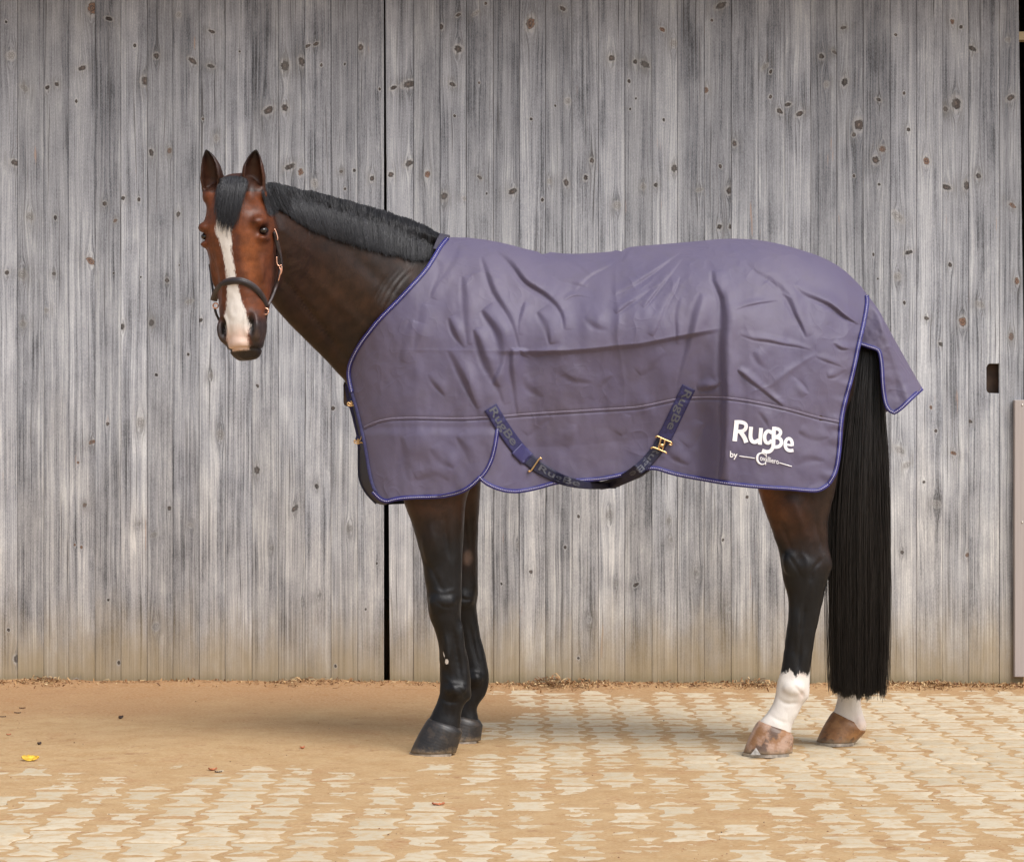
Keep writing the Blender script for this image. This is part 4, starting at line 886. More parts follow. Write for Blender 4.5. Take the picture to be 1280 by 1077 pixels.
def fold_field(px, py):
    """outward displacement (m) of the cloth: folds, creases, puckers"""
    h = np.zeros_like(px)
    def dist(pts):
        p = smooth_poly(pts, 26, 2); best = np.full(px.shape, 1e9); tt = np.zeros_like(px); sg = np.zeros_like(px)
        L = len(p)-1
        for i in range(L):
            a_, b_ = p[i], p[i+1]; d = b_-a_; l2 = d@d
            rx_, ry_ = px-a_[0], py-a_[1]
            t_ = np.clip((rx_*d[0]+ry_*d[1])/l2, 0, 1); ex, ey = rx_-t_*d[0], ry_-t_*d[1]; dd = ex*ex+ey*ey
            m = dd < best; best = np.where(m, dd, best); tt = np.where(m, (i+t_)/L, tt); sg = np.where(m, np.sign(rx_*d[1]-ry_*d[0]), sg)
        return np.sqrt(best), tt, sg
    def fold(pts, wd, amp, asym=.6, tp=.5, ridge=0.):
        nonlocal h
        p = np.array(pts, float); pad = wd*7
        bb = (px > p[:, 0].min()-pad) & (px < p[:, 0].max()+pad) & (py > p[:, 1].min()-pad) & (py < p[:, 1].max()+pad)
        if not bb.any(): return
        X0, Y0 = px[bb], py[bb]
        ps_ = pts[0][0]*.37+pts[0][1]*.11
        X0 = X0+2.4*vn(X0, Y0+ps_, .035, 17, 1); Y0 = Y0+1.6*vn(X0+ps_, Y0, .04, 19, 1)
        d, t_, sg = _dist(X0, Y0, pts)
        env = np.sin(np.pi*np.clip(t_, 0.0, 1.0)**.8)**tp*(.75+.35*np.sin(t_*5+ps_))
        s_ = d*sg/(wd*(.62+.75*np.sin(np.pi*np.clip(t_, 0, 1)**.7)))
        # valley with a raised lip on the left/upper side
        f = np.where(s_ > 1, np.exp(-((s_-1)/3.2)**2), sm(-.55, 1, s_))-.32*np.exp(-((s_+.75)/.6)**2)
        if ridge: f = ridge*np.exp(-np.abs(s_)**1.4)
        end = sm(1, .25, d/(wd*7))
        h[bb] += amp*env*f*end
    def _dist(X0, Y0, pts):
        p = smooth_poly(pts, 22, 2); best = np.full(X0.shape, 1e9); tt = np.zeros_like(X0); sg = np.ones_like(X0); L = len(p)-1
        for i in range(L):
            a_, b_ = p[i], p[i+1]; d = b_-a_; l2 = d@d+1e-9
            rx_, ry_ = X0-a_[0], Y0-a_[1]
            t_ = np.clip((rx_*d[0]+ry_*d[1])/l2, 0, 1); ex, ey = rx_-t_*d[0], ry_-t_*d[1]; dd = ex*ex+ey*ey
            m = dd < best; best = np.where(m, dd, best); tt = np.where(m, (i+t_)/L, tt); sg = np.where(m, np.sign(rx_*d[1]-ry_*d[0]+1e-9), sg)
        return np.sqrt(best), tt, sg
    asym_sign = 1
    A = .001
    F = [
     ([(606,301),(629,321),(647,338),(660,355),(682,368),(696,381),(706,397),(706,412)],5,13*A,1.0),
     ([(602,320),(611,354),(622,375),(636,395),(647,424),(650,436)],4.5,8*A,.9),
     ([(603,388),(616,406),(623,424),(625,459),(617,480)],5.5,10*A,1.0),
     ([(593,412),(604,441),(613,466),(625,484),(629,506)],5,7*A,.8),
     ([(638,435),(641,468),(644,490),(647,520)],5,9*A,.9),
     ([(579,346),(581,368),(583,401),(585,430)],4.5,5*A,.8),
     ([(561,397),(569,419),(580,434)],3.6,5*A,.8),
     ([(654,377),(650,397),(648,417)],3.2,4*A,.6),
     ([(672,390),(685,410),(688,430)],4.2,6*A,.8),
     ([(535,468),(545,482),(556,494)],3.6,3*A,.8),
     ([(561,438),(575,459),(587,486),(597,510)],4.6,7*A,.9),
     ([(705,376),(718,370),(742,373)],1.7,2.5*A,.6),
     ([(663,443),(672,447),(690,440),(708,438)],2.2,3*A,.7),
     ([(650,437),(656,445),(664,448)],2.,3*A,.7),
     ([(788,306),(784,316),(778,325)],2.2,6*A,1.0),
     ([(892,338),(894,358),(902,369),(905,397),(903,432),(902.6,468),(905,504),(905,540),(903,575),(900,600)],5.5,15*A,.9),
     ([(876,366),(862,415),(854,457),(847,486)],5,6*A,.7),
     ([(850,372),(845,401),(845,430)],3,2.5*A,.6),
     ([(770,392),(793,373),(809,363),(825,354)],2.6,4.5*A,.8),
     ([(770,369),(798,352),(825,334),(855,313)],3,5*A,.8),
     ([(804,385),(822,362),(840,341),(859,320)],2.6,3.5*A,.7),
     ([(816,421),(831,384),(850,347)],3,4*A,.8),
     ([(720,364),(738,346),(757,336),(772,327)],2.6,3.5*A,.7),
     ([(742,330),(757,325),(775,318)],2.2,2.5*A,.7),
     ([(873,488),(893,485),(902,477)],3,6*A,.8),
     ([(932,328),(947,341),(969,353),(980,364),(989,379),(998,401),(1006,420)],4.6,7*A,.9),
     ([(992,356),(1007,368),(1023,375),(1040,384),(1056,395),(1073,404)],3.6,11*A,1.0),
     ([(918,389),(940,380),(974,375)],2,2.5*A,.6),
     ([(926,418),(951,426),(987,430),(1012,437)],2.2,3*A,.7),
     ([(921,463),(940,479),(958,493),(980,508)],2.6,7*A,.8),
     ([(1016,321),(1040,331),(1058,343),(1077,363)],4,8*A,.9),
     ([(1020,446),(1040,454),(1056,460)],2,2*A,.5),
     ([(1040,430),(1050,437),(1062,436)],2.4,4*A,.8),
     ([(1034,472),(1046,470),(1060,462)],2.4,3*A,.8),
     ([(1010,492),(1000,478),(990,470)],3,2.5*A,.7),
     ([(540,318),(552,330),(549,352),(540,372)],4.5,4*A,.7),
     ([(575,306),(566,330),(552,352)],4,3*A,.7),
     ([(515,400),(508,425),(500,452)],6,3.5*A,.7),
     ([(529,380),(524,410),(520,440)],6,3*A,.7),
     ([(625,305),(650,318),(672,322)],3,4*A,.7),
     ([(668,308),(676,317),(684,324)],2.0,5*A,1.0),
     ([(700,322),(720,330),(740,345)],4,3.5*A,.7),
     ([(690,345),(715,352),(735,360)],3.4,3*A,.7),
     ([(730,395),(745,408),(760,412)],5,3*A,.7),
     ([(690,462),(715,472),(740,478)],5,2.5*A,.7),
     ([(655,470),(662,485),(680,495)],5,3*A,.7),
     ([(745,500),(752,480),(765,470)],4,2*A,.7),
     ([(800,470),(815,455),(830,440)],5,2.5*A,.7),
     ([(660,545),(672,530),(685,520)],5,2.5*A,.7),
     ([(712,560),(720,545),(722,530)],5,2.5*A,.7),
     ([(860,560),(872,545),(880,530)],5,3.5*A,.7),
     ([(830,560),(842,572),(860,580)],4,3*A,.7),
     ([(778,545),(786,530),(790,520)],4.5,2.5*A,.7),
     ([(503,545),(510,570),(512,600)],6,3*A,.7),
     ([(537,560),(548,575),(566,585)],5,2.5*A,.7),
     ([(522,600),(540,590),(560,600)],5,2*A,.7),
     ([(570,545),(580,560),(586,580)],5,2.5*A,.7),
     ([(955,350),(975,362),(990,372)],3.2,-3*A,.5),
     ([(940,440),(950,455),(965,462)],4.5,2.5*A,.7),
     ([(1000,540),(1020,550),(1035,545)],4,2.5*A,.7),
     ([(995,580),(1010,570),(1030,575)],5,2.5*A,.7),
     ([(925,525),(915,545),(912,575)],5,3*A,.7),
     ([(948,515),(955,522),(962,535)],3.5,2*A,.7),
    ]
    for f in F: fold(f[0], f[1]*.78, f[2]*1.95, f[3])
    # tent ridges
    for pts, wd, am in [([(955,486),(980,469),(1000,454),(1020,443)],3.2,5*A),([(771,318),(772,379),(774,432),(778,468),(779,516)],3.4,4.5*A),([(492.5,522),(493,560),(494,606)],6,5*A),([(640,330),(665,352),(688,372)],8,4*A),([(893,330),(915,345),(918,400),(915,470)],8,4*A),([(594,400),(606,430),(618,462)],5,3*A)]:
        fold(pts, wd, am, 0, .5, 1.)
    # seam puckers
    sy = np.interp(px, SEAM[:, 0], SEAM[:, 1]); d = py-sy
    h += .0022*np.exp(-(d/13)**2)*vn(px, py*.15, .11, 61, 2)*(1+.6*sm(900, 1040, px))
    h += np.where(abs(d) < 5, .0016*(1-abs(d)/5)*-1, 0)-.0022*np.exp(-((d-2.0)/1.0)**2)-.0012*np.exp(-((d+1.8)/.8)**2)
    # the cloth breaks along the crease and sinks back over the belly
    yc_ = np.interp(px, [560,640,702,740,772,800,840,887,920], [440,438.5,438,435,431.5,429,421,412.5,408])
    win = sm(610, 672, px)*(1-sm(868, 907, px+.0*py))
    h -= (.060*np.clip((py-yc_)/120, 0, 1)**.8+.012*sm(0, 6, py-yc_))*win
    h += .016*np.exp(-((py-yc_+30)/34)**2)*sm(560, 640, px)*sm(910, 860, px)
    h += .020*sm(897, 912, px)*sm(345, 400, py)*sm(1010, 930, px)
    # factory crease across the upper third
    cy = np.interp(px, [480,540,640,702,740,772,800,840,887,920], [437,437.5,438.5,438,435,431.5,429,421,412.5,408]); d = py-cy
    h += (.0014*np.exp(-(np.abs(d)/2.2)))*sm(930, 880, px)*sm(480, 520, px)
    # soft slack
    h += .010*vn(px*1.25, py*.7, .018, 71, 2)+.0036*vn(px*1.3, py*.8, .045, 73, 2)+.0004*vn(px, py, .16, 75, 2)
    # the near shoulder flap lies over the body panel
    fx = np.interp(py, [538,555,579,598,606,613,622], [621.6,619.5,613,600,591,579,540]); h += .007*sm(fx+1.5, fx-1.5, px)*sm(532, 545, py)
    # gathered rear edge
    ex = np.interp(py, [369,400,431,493,528,583,612], [1083,1080,1072,1058,1051,1046,1021]); e = ex-px
    h += .0028*np.exp(-(e/14)**2)*np.sin(py/3.6+2*vn(px, py, .05, 81, 2))*(py > 405)
    return h
SEAM = np.array([(440,545),(455,535),(469,528),(489,523.5),(520,522.8),(554,523.6),(580,523.8),(613,522),(650,519),(675,517),(720,514.5),(743,513),(780,511),(800,509.3),(825,504),(849,498.5),(883,497),(910,498),(934,501),(960,506),(986,512),(1020,521.5),(1052,528)], float)
def rug_y(px, py, folds=True):
    px = np.asarray(px, float); py = np.asarray(py, float)
    d = np.clip(py-TLx(px), 0, None)
    Hs = np.interp(px, [430, 520, 600, 800, 1000, 1090], [250, 230, 225, 215, 215, 150])
    q = np.clip(d/Hs, 0, 1); S = (1-(1-q)**2.12)**(1/2.12)
    tuck = 1-.14*sm(400, 620, py)
    Wm = np.interp(px, [430, 470, 520, 600, 700, 850, 980, 1060, 1100], [.215, .235, .262, .285, .30, .30, .295, .255, .20])
    chest = np.clip((px-428)/95, .0, 1); cf = np.sqrt(np.clip(1-(1-chest)**2.1, 0.0, 1))
    cf = cf*sm(330, 470, py)+(1-sm(330, 470, py))
    rear = np.clip((1100-px)/110, 0.05, 1); rf = np.sqrt(1-(1-rear)**2.4)*.35+.65
    hang = 1+.05*sm(430, 600, py)*np.sin((px-480)/70.)+.03*sm(480, 610, py)
    y = -Wm*S*cf*rf*hang*tuck
    if folds: y = y-fold_field(px, py)*np.clip(S*1.05-.05, 0.12, 1)*np.clip(cf+.2, 0, 1)
    return y
def coons(Tc, Bc, Lc, Rc, nu, nt_, tpow=1.45):
    us = np.linspace(0, 1, nu); ts = np.linspace(0, 1, nt_)**tpow
    T = interp_poly(Tc, us); B = interp_poly(Bc, us); L = interp_poly(Lc, ts); Rr = interp_poly(Rc, ts)
    U = us[:, None, None]; Tt = ts[None, :, None]
    return (1-Tt)*T[:, None]+Tt*B[:, None]+(1-U)*L[None]+U*Rr[None]-((1-U)*(1-Tt)*T[0]+U*(1-Tt)*T[-1]+(1-U)*Tt*B[0]+U*Tt*B[-1])
def mat_cloth():
    m, n, b = new_mat('rug_cloth'); N = NT(n); co = N.co(); x, y, z = N.sep(co)
    wv = N.math('MULTIPLY', N.math('SINE', N.math('MULTIPLY', x, 1900)), N.math('SINE', N.math('MULTIPLY', z, 1900)))
    rip = N.math('POWER', N.math('ABSOLUTE', N.math('SINE', N.math('MULTIPLY', z, 340))), 14)
    big = N.noise(co, 3.2, 5, .6); md_ = N.noise(co, 22, 5, .65)
    low = N.mr(N.math('ADD', z, N.math('MULTIPLY', big, .25)), 1.55, 1.15)
    c = N.mix(N.mr(big, .35, .65), (.102, .088, .148), (.116, .099, .152))
    c = N.mix(N.mr(md_, .48, .70, 0, .30), c, (.102, .088, .118))
    n.links.new(c, b.inputs['Base Color'])
    b.inputs['Roughness'].default_value = .52; b.inputs['Specular IOR Level'].default_value = .32
    b.inputs['Sheen Weight'].default_value = .15; b.inputs['Sheen Roughness'].default_value = .5
    b.inputs['Sheen Tint'].default_value = (.75, .68, 1, 1)
    wr = N.noise(co, 34, 6, .62, .6); wr2 = N.noise(co, 11, 4, .55, .4)
    h = N.math('ADD', N.math('MULTIPLY', wv, .012), N.math('MULTIPLY', wr, .14)); h = N.math('ADD', h, N.math('MULTIPLY', wr2, .4))
    warp = N.node('ShaderNodeVectorMath', operation='ADD'); n.links.new(co, warp.inputs[0])
    wn_ = N.node('ShaderNodeTexNoise'); wn_.inputs['Scale'].default_value = 5; n.links.new(co, wn_.inputs['Vector'])
    sc_v = N.node('ShaderNodeVectorMath', operation='SCALE'); n.links.new(wn_.outputs['Color'], sc_v.inputs[0]); sc_v.inputs['Scale'].default_value = .12; n.links.new(sc_v.outputs[0], warp.inputs[1])
    def crease(scale, pw):
        f_ = N.noise(warp.outputs[0], scale, 1, .3); a_ = N.math('ABSOLUTE', N.math('SUBTRACT', f_, .5)); return N.math('POWER', N.math('SUBTRACT', 1., N.math('MULTIPLY', a_, 5., clamp=True)), pw)
    mk_ = N.mr(N.noise(co, 4.5, 2, .5), .45, .65, .1, 1.)
    h = N.math('ADD', h, N.math('MULTIPLY', N.math('MULTIPLY', crease(7., 4.), mk_), .7)); h = N.math('ADD', h, N.math('MULTIPLY', N.math('MULTIPLY', crease(19., 3.), mk_), .3))
    n.links.new(N.bump(h, .5, .0045), b.inputs['Normal'])
    return m
M_CLOTH = mat_cloth()
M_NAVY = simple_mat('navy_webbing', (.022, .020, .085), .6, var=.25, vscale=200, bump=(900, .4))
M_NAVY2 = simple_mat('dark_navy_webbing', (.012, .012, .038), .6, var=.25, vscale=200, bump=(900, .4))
M_BIND = simple_mat('blue_binding', (.020, .018, .140), .5, var=.3, vscale=120, bump=(700, .4))
M_STITCH = simple_mat('white_stitching', (.50, .48, .66), .6)
M_SEAMT = simple_mat('grey_thread', (.30, .26, .34), .6)
M_LINING = simple_mat('navy_lining', (.010, .010, .024), .7, var=.3)
M_PRINT = simple_mat('white_print', (.86, .85, .88), .5)
M_PRINTD = simple_mat('dark_grey_print', (.085, .088, .11), .6)
M_BRASS = simple_mat('brass', (.70, .46, .22), .3, 1.0)
M_ROSE = simple_mat('rose_gold_fittings', (.83, .47, .33), .25, 1.0)
rug = thing('horse_rug', 'grey purple horse rug with blue piping and white lettering covering the bay horse', 'horse rug')
nu, ntt = 640, 340
G2 = coons(TE, BE, LE, RE, nu, ntt); gx, gy = G2[..., 0], G2[..., 1]
gyd = rug_y(gx, gy); near = P3(gx, gy, gyd)
# far side, mirrored and coarser, without the traced folds
fx_, fy_ = gx[::5, ::5], gy[::5, ::5]; yb = rug_y(fx_, fy_, False)-.003*vn(fx_, fy_, .02, 5, 3); far_ = P3(fx_, fy_, yb); far_[..., 1] *= -1
mb = MB(); mb.add(near, grid_faces(nu, ntt)); mb.add(far_, grid_faces(*fx_.shape)[:, ::-1])
shell = obj('outer_cloth', mb.mesh('outer_cloth'), M_CLOTH, rug)
md = shell.modifiers.new('t', 'SOLIDIFY'); md.thickness = .002; md.offset = 1
# ribbons that follow the cloth
def ribbon(path, width, lift=.0015, thick=.0022, n=None, dense=2.0, ydep=None, dome=.0, off=0., m=7):
    p = np.array(path, float); L = np.linalg.norm(np.diff(p[:, :2], axis=0), axis=1).sum(); n = n or max(6, int(L/dense))
    q = smooth_poly(p, n, 2); T = np.gradient(q[:, :2], axis=0); T /= np.linalg.norm(T, axis=1)[:, None]+1e-9
    Nm = np.stack([-T[:, 1], T[:, 0]], -1); wd = np.broadcast_to(width, n) if not callable(width) else width(np.linspace(0, 1, n))
    o_ = np.linspace(-1, 1, m); rr_ = []
    for i in range(n):
        XY = q[i, :2]+np.outer(o_*wd[i]/2+off, Nm[i])
        if ydep is None:
            y_ = rug_y(XY[:, 0], XY[:, 1])
            if q[i, 0] < 470 or q[i, 0] > 1060: y_ = np.full(m, min(float(y_.min()), float(y_[m//2])-.002))
        else:
            t_ = i/(n-1); ym, bl = ydep(t_)
            y_ = np.full(m, ym) if bl >= 1 else rug_y(XY[:, 0], XY[:, 1])*(1-bl)+ym*bl
        y1 = y_-lift-thick-dome*(1-o_**2); y0_ = y_-lift+.0005
        rr_.append(np.vstack([P3(XY[:, 0], XY[:, 1], y1), P3(XY[::-1, 0], XY[::-1, 1], y0_[::-1])]))
    mb = MB(); mb.rings(np.array(rr_)); return mb, q
def dashes(path, name, mat, parent, gap=2.3, ln=1.3, wd=.95, lift=.0058, off=0., ydep=None):
    p = np.array(path, float); L = np.linalg.norm(np.diff(p, axis=0), axis=1).sum(); q = smooth_poly(p, int(L/.5), 2)
    T = np.gradient(q, axis=0); T /= np.linalg.norm(T, axis=1)[:, None]+1e-9; Nm = np.stack([-T[:, 1], T[:, 0]], -1)
    d = np.r_[0, np.cumsum(np.linalg.norm(np.diff(q, axis=0), axis=1))]; c = np.arange(1, d[-1], gap)
    cx = np.interp(c, d, q[:, 0]); cy = np.interp(c, d, q[:, 1]); tx = np.interp(c, d, T[:, 0]); ty = np.interp(c, d, T[:, 1])
    cx = cx-ty*off; cy = cy+tx*off
    Vq = []
    y0_ = (rug_y(cx, cy) if ydep is None else np.full(len(cx), ydep))-lift
    if ydep is None:
        side = (cx < 470) | (cx > 1060); y2_ = np.minimum.reduce([rug_y(cx+ty*k_, cy-tx*k_) for k_ in (-2.7, -1.3, 1.3, 2.7)]+[rug_y(cx, cy)-.002])-lift; y0_ = np.where(side, np.minimum(y0_, y2_), y0_)
    for a_, b_ in ((-1, -1), (1, -1), (1, 1), (-1, 1)):
        Vq.append(P3(cx+tx*a_*ln/2-ty*b_*wd/2, cy+ty*a_*ln/2+tx*b_*wd/2, y0_))
    top_ = P3(cx, cy, y0_-.0008)
    Vq = np.stack(Vq+[top_], 1); k = np.arange(len(c))*5
    T_ = np.concatenate([np.stack([k+i, k+(i+1) % 4, k+4], -1) for i in range(4)])
    o = obj(name, mesh_np(name, Vq.reshape(-1, 3), [T_[:, ::-1]]), mat, parent); o['kind'] = 'stuff'; return o
BEa = [p for p in BE if p[0] <= 599.5]; BEb = [p for p in BE if p[0] >= 599.5]
def off_path(path, d):
    p = smooth_poly(path, 120, 1); T = np.gradient(p, axis=0); T /= np.linalg.norm(T, axis=1)[:, None]+1e-9
    return p+np.stack([-T[:, 1], T[:, 0]], -1)*d
flap_edge = [(622,536),(620.5,548),(618,562),(614,576),(608,588),(599.5,598)]
edges_ = [LE[:16], [(466,614),(473,622),(482,627)]+BEa[1:]+[(600,596)], flap_edge, [(601,597.5)]+BEb+[(1028,610.5),(1036,604.5)], RE[:-2]]
for k, e in enumerate(edges_):
    mb, q = ribbon(e, 5.4 if k != 2 else 5.2, .0016, .0020, dome=.0022)
    o = obj('binding', mb.mesh('binding'), M_BIND, rug)
    dashes(e, 'stitching', M_STITCH, rug, lift=.0072)
mb, q = ribbon(LE[14:-1], 4.0, .0016, .0018, dome=.001); obj('binding', mb.mesh('binding'), M_NAVY, rug)
mb, q = ribbon(SEAM[1:].tolist(), 3.2, .0006, .0008, dome=.0006); obj('seam', mb.mesh('seam'), M_CLOTH, rug)
dashes([(a, b-1.6) for a, b in SEAM[1:]], 'thread', M_SEAMT, rug, 1.7, 1.4, .7, .0022)
# chest: lining of the far breast panel seen past the near edge
cp = [(436,474,438,478),(433.5,484,440,487),(437,498,443,502),(441,512,447,516),(444,528,451,532),(448,545,454.5,548),(449.5,562,458,564),(448.5,582,461,582),(449.5,600,464,598),(455,611,468,610),(463,622,474,620),(472,630,481,627),(481,631,486,628)]
cp = smooth_poly(np.array(cp, float), 60, 2); rw = []
for a_ in np.linspace(0, 1, 9):
    X_ = cp[:, 2]*(1-a_)+cp[:, 0]*a_-0*np.sin(a_*np.pi); Y_ = cp[:, 3]*(1-a_)+cp[:, 1]*a_
    yn = rug_y(cp[:, 2], cp[:, 3])+.006
    rw.append(P3(X_, Y_, yn*(1-a_)+.05*a_))
far_r = rw[-1].copy(); 
for a_ in np.linspace(.12, 1, 7):
    r = far_r.copy(); r[:, 0] += .10*a_*a_; r[:, 1] += .17*a_; rw.append(r)
g = np.stack(rw, 0); o = obj('chest_panel', mesh_np('chest_panel', g.reshape(-1, 3), [grid_faces(g.shape[0], g.shape[1])]), M_LINING, rug, None)
md = o.modifiers.new('t', 'SOLIDIFY'); md.thickness = .003
pth = [(a, b) for a, b in cp[::4, :2]]
mb, q = ribbon(pth, 4.2, .0, .003, ydep=lambda t: (.045, 1.)); obj('binding', mb.mesh('binding'), M_NAVY2, rug)
mb, q = ribbon([(433.5,480),(435.5,500),(441,515),(444.5,530),(448.5,546),(451,562)], 4.8, .0, .003, ydep=lambda t: (.03, 1.)); obj('binding', mb.mesh('binding'), M_NAVY, rug)
def ring_tube(pts, rad, name, mat, parent):
    mb = MB(); mb.tube(np.array(pts), rad, 8); return obj(name, mb.mesh(name), mat, parent)
for (cx, cy) in ((441, 504), (449.5, 551)):
    mb, q = ribbon([(cx-5, cy-4), (cx+3, cy-1), (cx+10, cy+2)], 8, .001, .003, ydep=lambda t: (-.085-.04*t, 1.)); st_ = obj('chest_strap', mb.mesh('chest_strap'), M_NAVY, rug)
    yb_ = -.105
    for pts, rd in (([(cx-6,cy-2),(cx-3,cy+1.5),(cx+1,cy-1),(cx+3,cy-7),(cx+4.2,cy-8)],.0023), ([(cx-6.5,cy-1),(cx-7,cy+2),(cx-3,cy+3.5),(cx+2,cy+2)],.0022), ([(cx+1,cy+1),(cx+5,cy+3),(cx+8,cy+5),(cx+9,cy+2)],.0021), ([(cx-2,cy-3),(cx-1,cy+4)],.0026)):
        P_ = smooth_poly(pts, 14, 2); mb = MB(); mb.tube(P3(P_[:, 0], P_[:, 1], yb_-.01), rd, 8); obj('buckle', mb.mesh('buckle'), M_BRASS, st_)
# tail flap
FT = [(1076,357.5),(1084,368),(1094,381),(1100,391),(1108,405),(1117,422),(1126,438),(1135,454),(1144,470),(1153,485)]
FL = [(1076,357.5),(1081,366),(1083,376),(1082,390),(1079,404),(1076,420),(1074.5,429)]
FB = [(1074.5,429),(1082,431.5),(1090,434),(1096,436),(1099,438.5),(1101,446),(1102.5,458),(1103,470),(1104,485),(1105.5,496),(1107.5,506),(1112,513),(1118,515.5)]
FR = [(1153,485),(1144,493),(1134,502.5),(1126,510.5),(1118,515.5)]
g = coons(FT, FB, FL, FR, 130, 90, 1.5); ux = np.linspace(0, 1, 130)[:, None]; tx_ = (np.linspace(0, 1, 90)**1.5)[None]
Sf = (1-(1-tx_)**2.3)**(1/2.3); yy = -(.095*(1-ux)+.105*ux)*Sf
fa, fb = g[..., 0], g[..., 1]
fw = .006*np.sin((fa*.9+fb*.35)/9+1.5*vn(fa, fb, .03, 91, 2))+.004*vn(fa, fb, .07, 92, 3)+.010*np.exp(-(((fa-fb*.35-962)/7)**2))
yy2 = yy-fw*np.clip(Sf*1.1-.1, 0, 1)
nf = P3(fa, fb, yy2); ff_ = P3(fa, fb, yy); ff_[..., 1] *= -1
fl = bpy.data.objects.new('tail_flap', None)
mb = MB(); mb.add(nf, grid_faces(130, 90)); mb.add(ff_, grid_faces(130, 90)[:, ::-1])
fl = obj('tail_flap', mb.mesh('tail_flap'), M_CLOTH, rug); md = fl.modifiers.new('t', 'SOLIDIFY'); md.thickness = .002; md.offset = 1
from mathutils.interpolate import poly_3d_calc
def flap_y(X_, Y_):
    d = (fa.ravel()[None]-np.atleast_1d(X_)[:, None])**2+(fb.ravel()[None]-np.atleast_1d(Y_)[:, None])**2
    return yy2.ravel()[d.argmin(1)]
pf = smooth_poly(FB, 70, 2); pr_ = smooth_poly(FR[::-1], 30, 2); path = np.vstack([pf, pr_[1:]])
T = np.gradient(path, axis=0); T /= np.linalg.norm(T, axis=1)[:, None]+1e-9; Nm = np.stack([-T[:, 1], T[:, 0]], -1); yl = flap_y(path[:, 0], path[:, 1])
yl = np.convolve(np.pad(yl, 4, 'edge'), np.ones(9)/9, 'valid')
rr_ = []; o_ = np.linspace(-1, 1, 7)
for i in range(len(path)):
    XY = path[i]+np.outer(o_*2.7, Nm[i]); y1 = yl[i]-.003-.0025*(1-o_**2)
    rr_.append(np.vstack([P3(XY[:, 0], XY[:, 1], y1), P3(XY[::-1, 0], XY[::-1, 1], np.full(7, yl[i]+.002))]))
mb = MB(); mb.rings(np.array(rr_)); obj('binding', mb.mesh('binding'), M_BIND, fl)
d = np.r_[0, np.cumsum(np.linalg.norm(np.diff(path, axis=0), axis=1))]; c = np.arange(1, d[-1], 2.4); Vq = []
cx, cy, tx, ty, yq = (np.interp(c, d, q_) for q_ in (path[:, 0], path[:, 1], T[:, 0], T[:, 1], yl))
for a_, b_ in ((-1, -1), (1, -1), (1, 1), (-1, 1)): Vq.append(P3(cx+tx*a_*.7-ty*b_*.55, cy+ty*a_*.7+tx*b_*.55, yq-.0062))
Vq = np.stack(Vq, 1); k = np.arange(len(c))*4; o = obj('stitching', mesh_np('stitching', Vq.reshape(-1, 3), [np.stack([k+3, k+2, k+1, k], -1)]), M_STITCH, fl); o['kind'] = 'stuff'
# collar pad on the withers
cpd = coons([(549,294.5),(556,296),(562,297)], [(541,312),(547,313.5),(553,315)], [(549,294.5),(545,302),(541,312)], [(562,297),(558,305),(553,315)], 14, 16, 1)
yc = -.02-.075*np.sqrt(np.linspace(0, 1, 16))[None]*np.ones((14, 1)); nc = P3(cpd[..., 0], cpd[..., 1], yc); fc = nc.copy(); fc[..., 1] *= -1
mb = MB(); mb.add(nc, grid_faces(14, 16)); mb.add(fc, grid_faces(14, 16)[:, ::-1])
# bridge over the crest
br = np.stack([nc[:, 0], (nc[:, 0]+fc[:, 0])/2+np.array([0, 0, .004]), fc[:, 0]], 1); mb.add(br, grid_faces(14, 3)[:, ::-1])
o = obj('withers_pad', mb.mesh('withers_pad'), simple_mat('grey_pad', (.045, .040, .062), .7, bump=(800, .4)), rug); md = o.modifiers.new('t', 'SOLIDIFY'); md.thickness = .006
# ------------------------------------------------------------------ straps
def text_px(s, mat, name, parent, mapf, bold=.0, cell=.12, yfun=None, lift=.004, space=1.0, shear=0.):
    """s typeset in em units then mapped by mapf(x,y)->(px,py); real thin print lying on the cloth"""
    cu = bpy.data.curves.new('txt', 'FONT'); cu.body = s; cu.size = 1; cu.offset = bold; cu.resolution_u = 4; cu.space_character = space; cu.shear = shear
    to = bpy.data.objects.new('txt', cu); col.objects.link(to)
    dg_ = bpy.context.evaluated_depsgraph_get(); me_ = bpy.data.meshes.new_from_object(to.evaluated_get(dg_)); bpy.data.objects.remove(to); bpy.data.curves.remove(cu)
    bm = bmesh.new(); bm.from_mesh(me_); bpy.data.meshes.remove(me_)
    co_ = np.array([v.co[:] for v in bm.verts]); mn, mx = co_.min(0), co_.max(0)
    for ax in (0, 1):
        k_ = math.ceil((mx[ax]-mn[ax])/cell)
        for i in range(1, k_):
            pc = [0, 0, 0]; pc[ax] = mn[ax]+(mx[ax]-mn[ax])*i/k_; no = [0, 0, 0]; no[ax] = 1
            bmesh.ops.bisect_plane(bm, geom=bm.verts[:]+bm.edges[:]+bm.faces[:], plane_co=pc, plane_no=no)
    C0 = np.array([v.co[:] for v in bm.verts]); un = (C0[:, 0]-mn[0])/(mx[0]-mn[0]); vn_ = (C0[:, 1]-mn[1])/(mx[1]-mn[1])
    qx, qy = mapf(un, vn_)
    y_ = (rug_y(qx, qy) if yfun is None else yfun(qx, qy))-lift
    W_ = P3(qx, qy, y_)
    for v, p in zip(bm.verts, W_): v.co = p
    bmesh.ops.recalc_face_normals(bm, faces=bm.faces)
    me_ = bpy.data.meshes.new(name); bm.to_mesh(me_); bm.free(); return obj(name, me_, mat, parent)
def quadmap(bl, br_, tl, tr):
    bl, br_, tl, tr = map(np.array, (bl, br_, tl, tr))
    def f(u_, v_):
        u_ = u_[:, None]; v_ = v_[:, None]; p = (bl*(1-u_)+br_*u_)*(1-v_)+(tl*(1-u_)+tr*u_)*v_; return p[:, 0], p[:, 1]
    return f
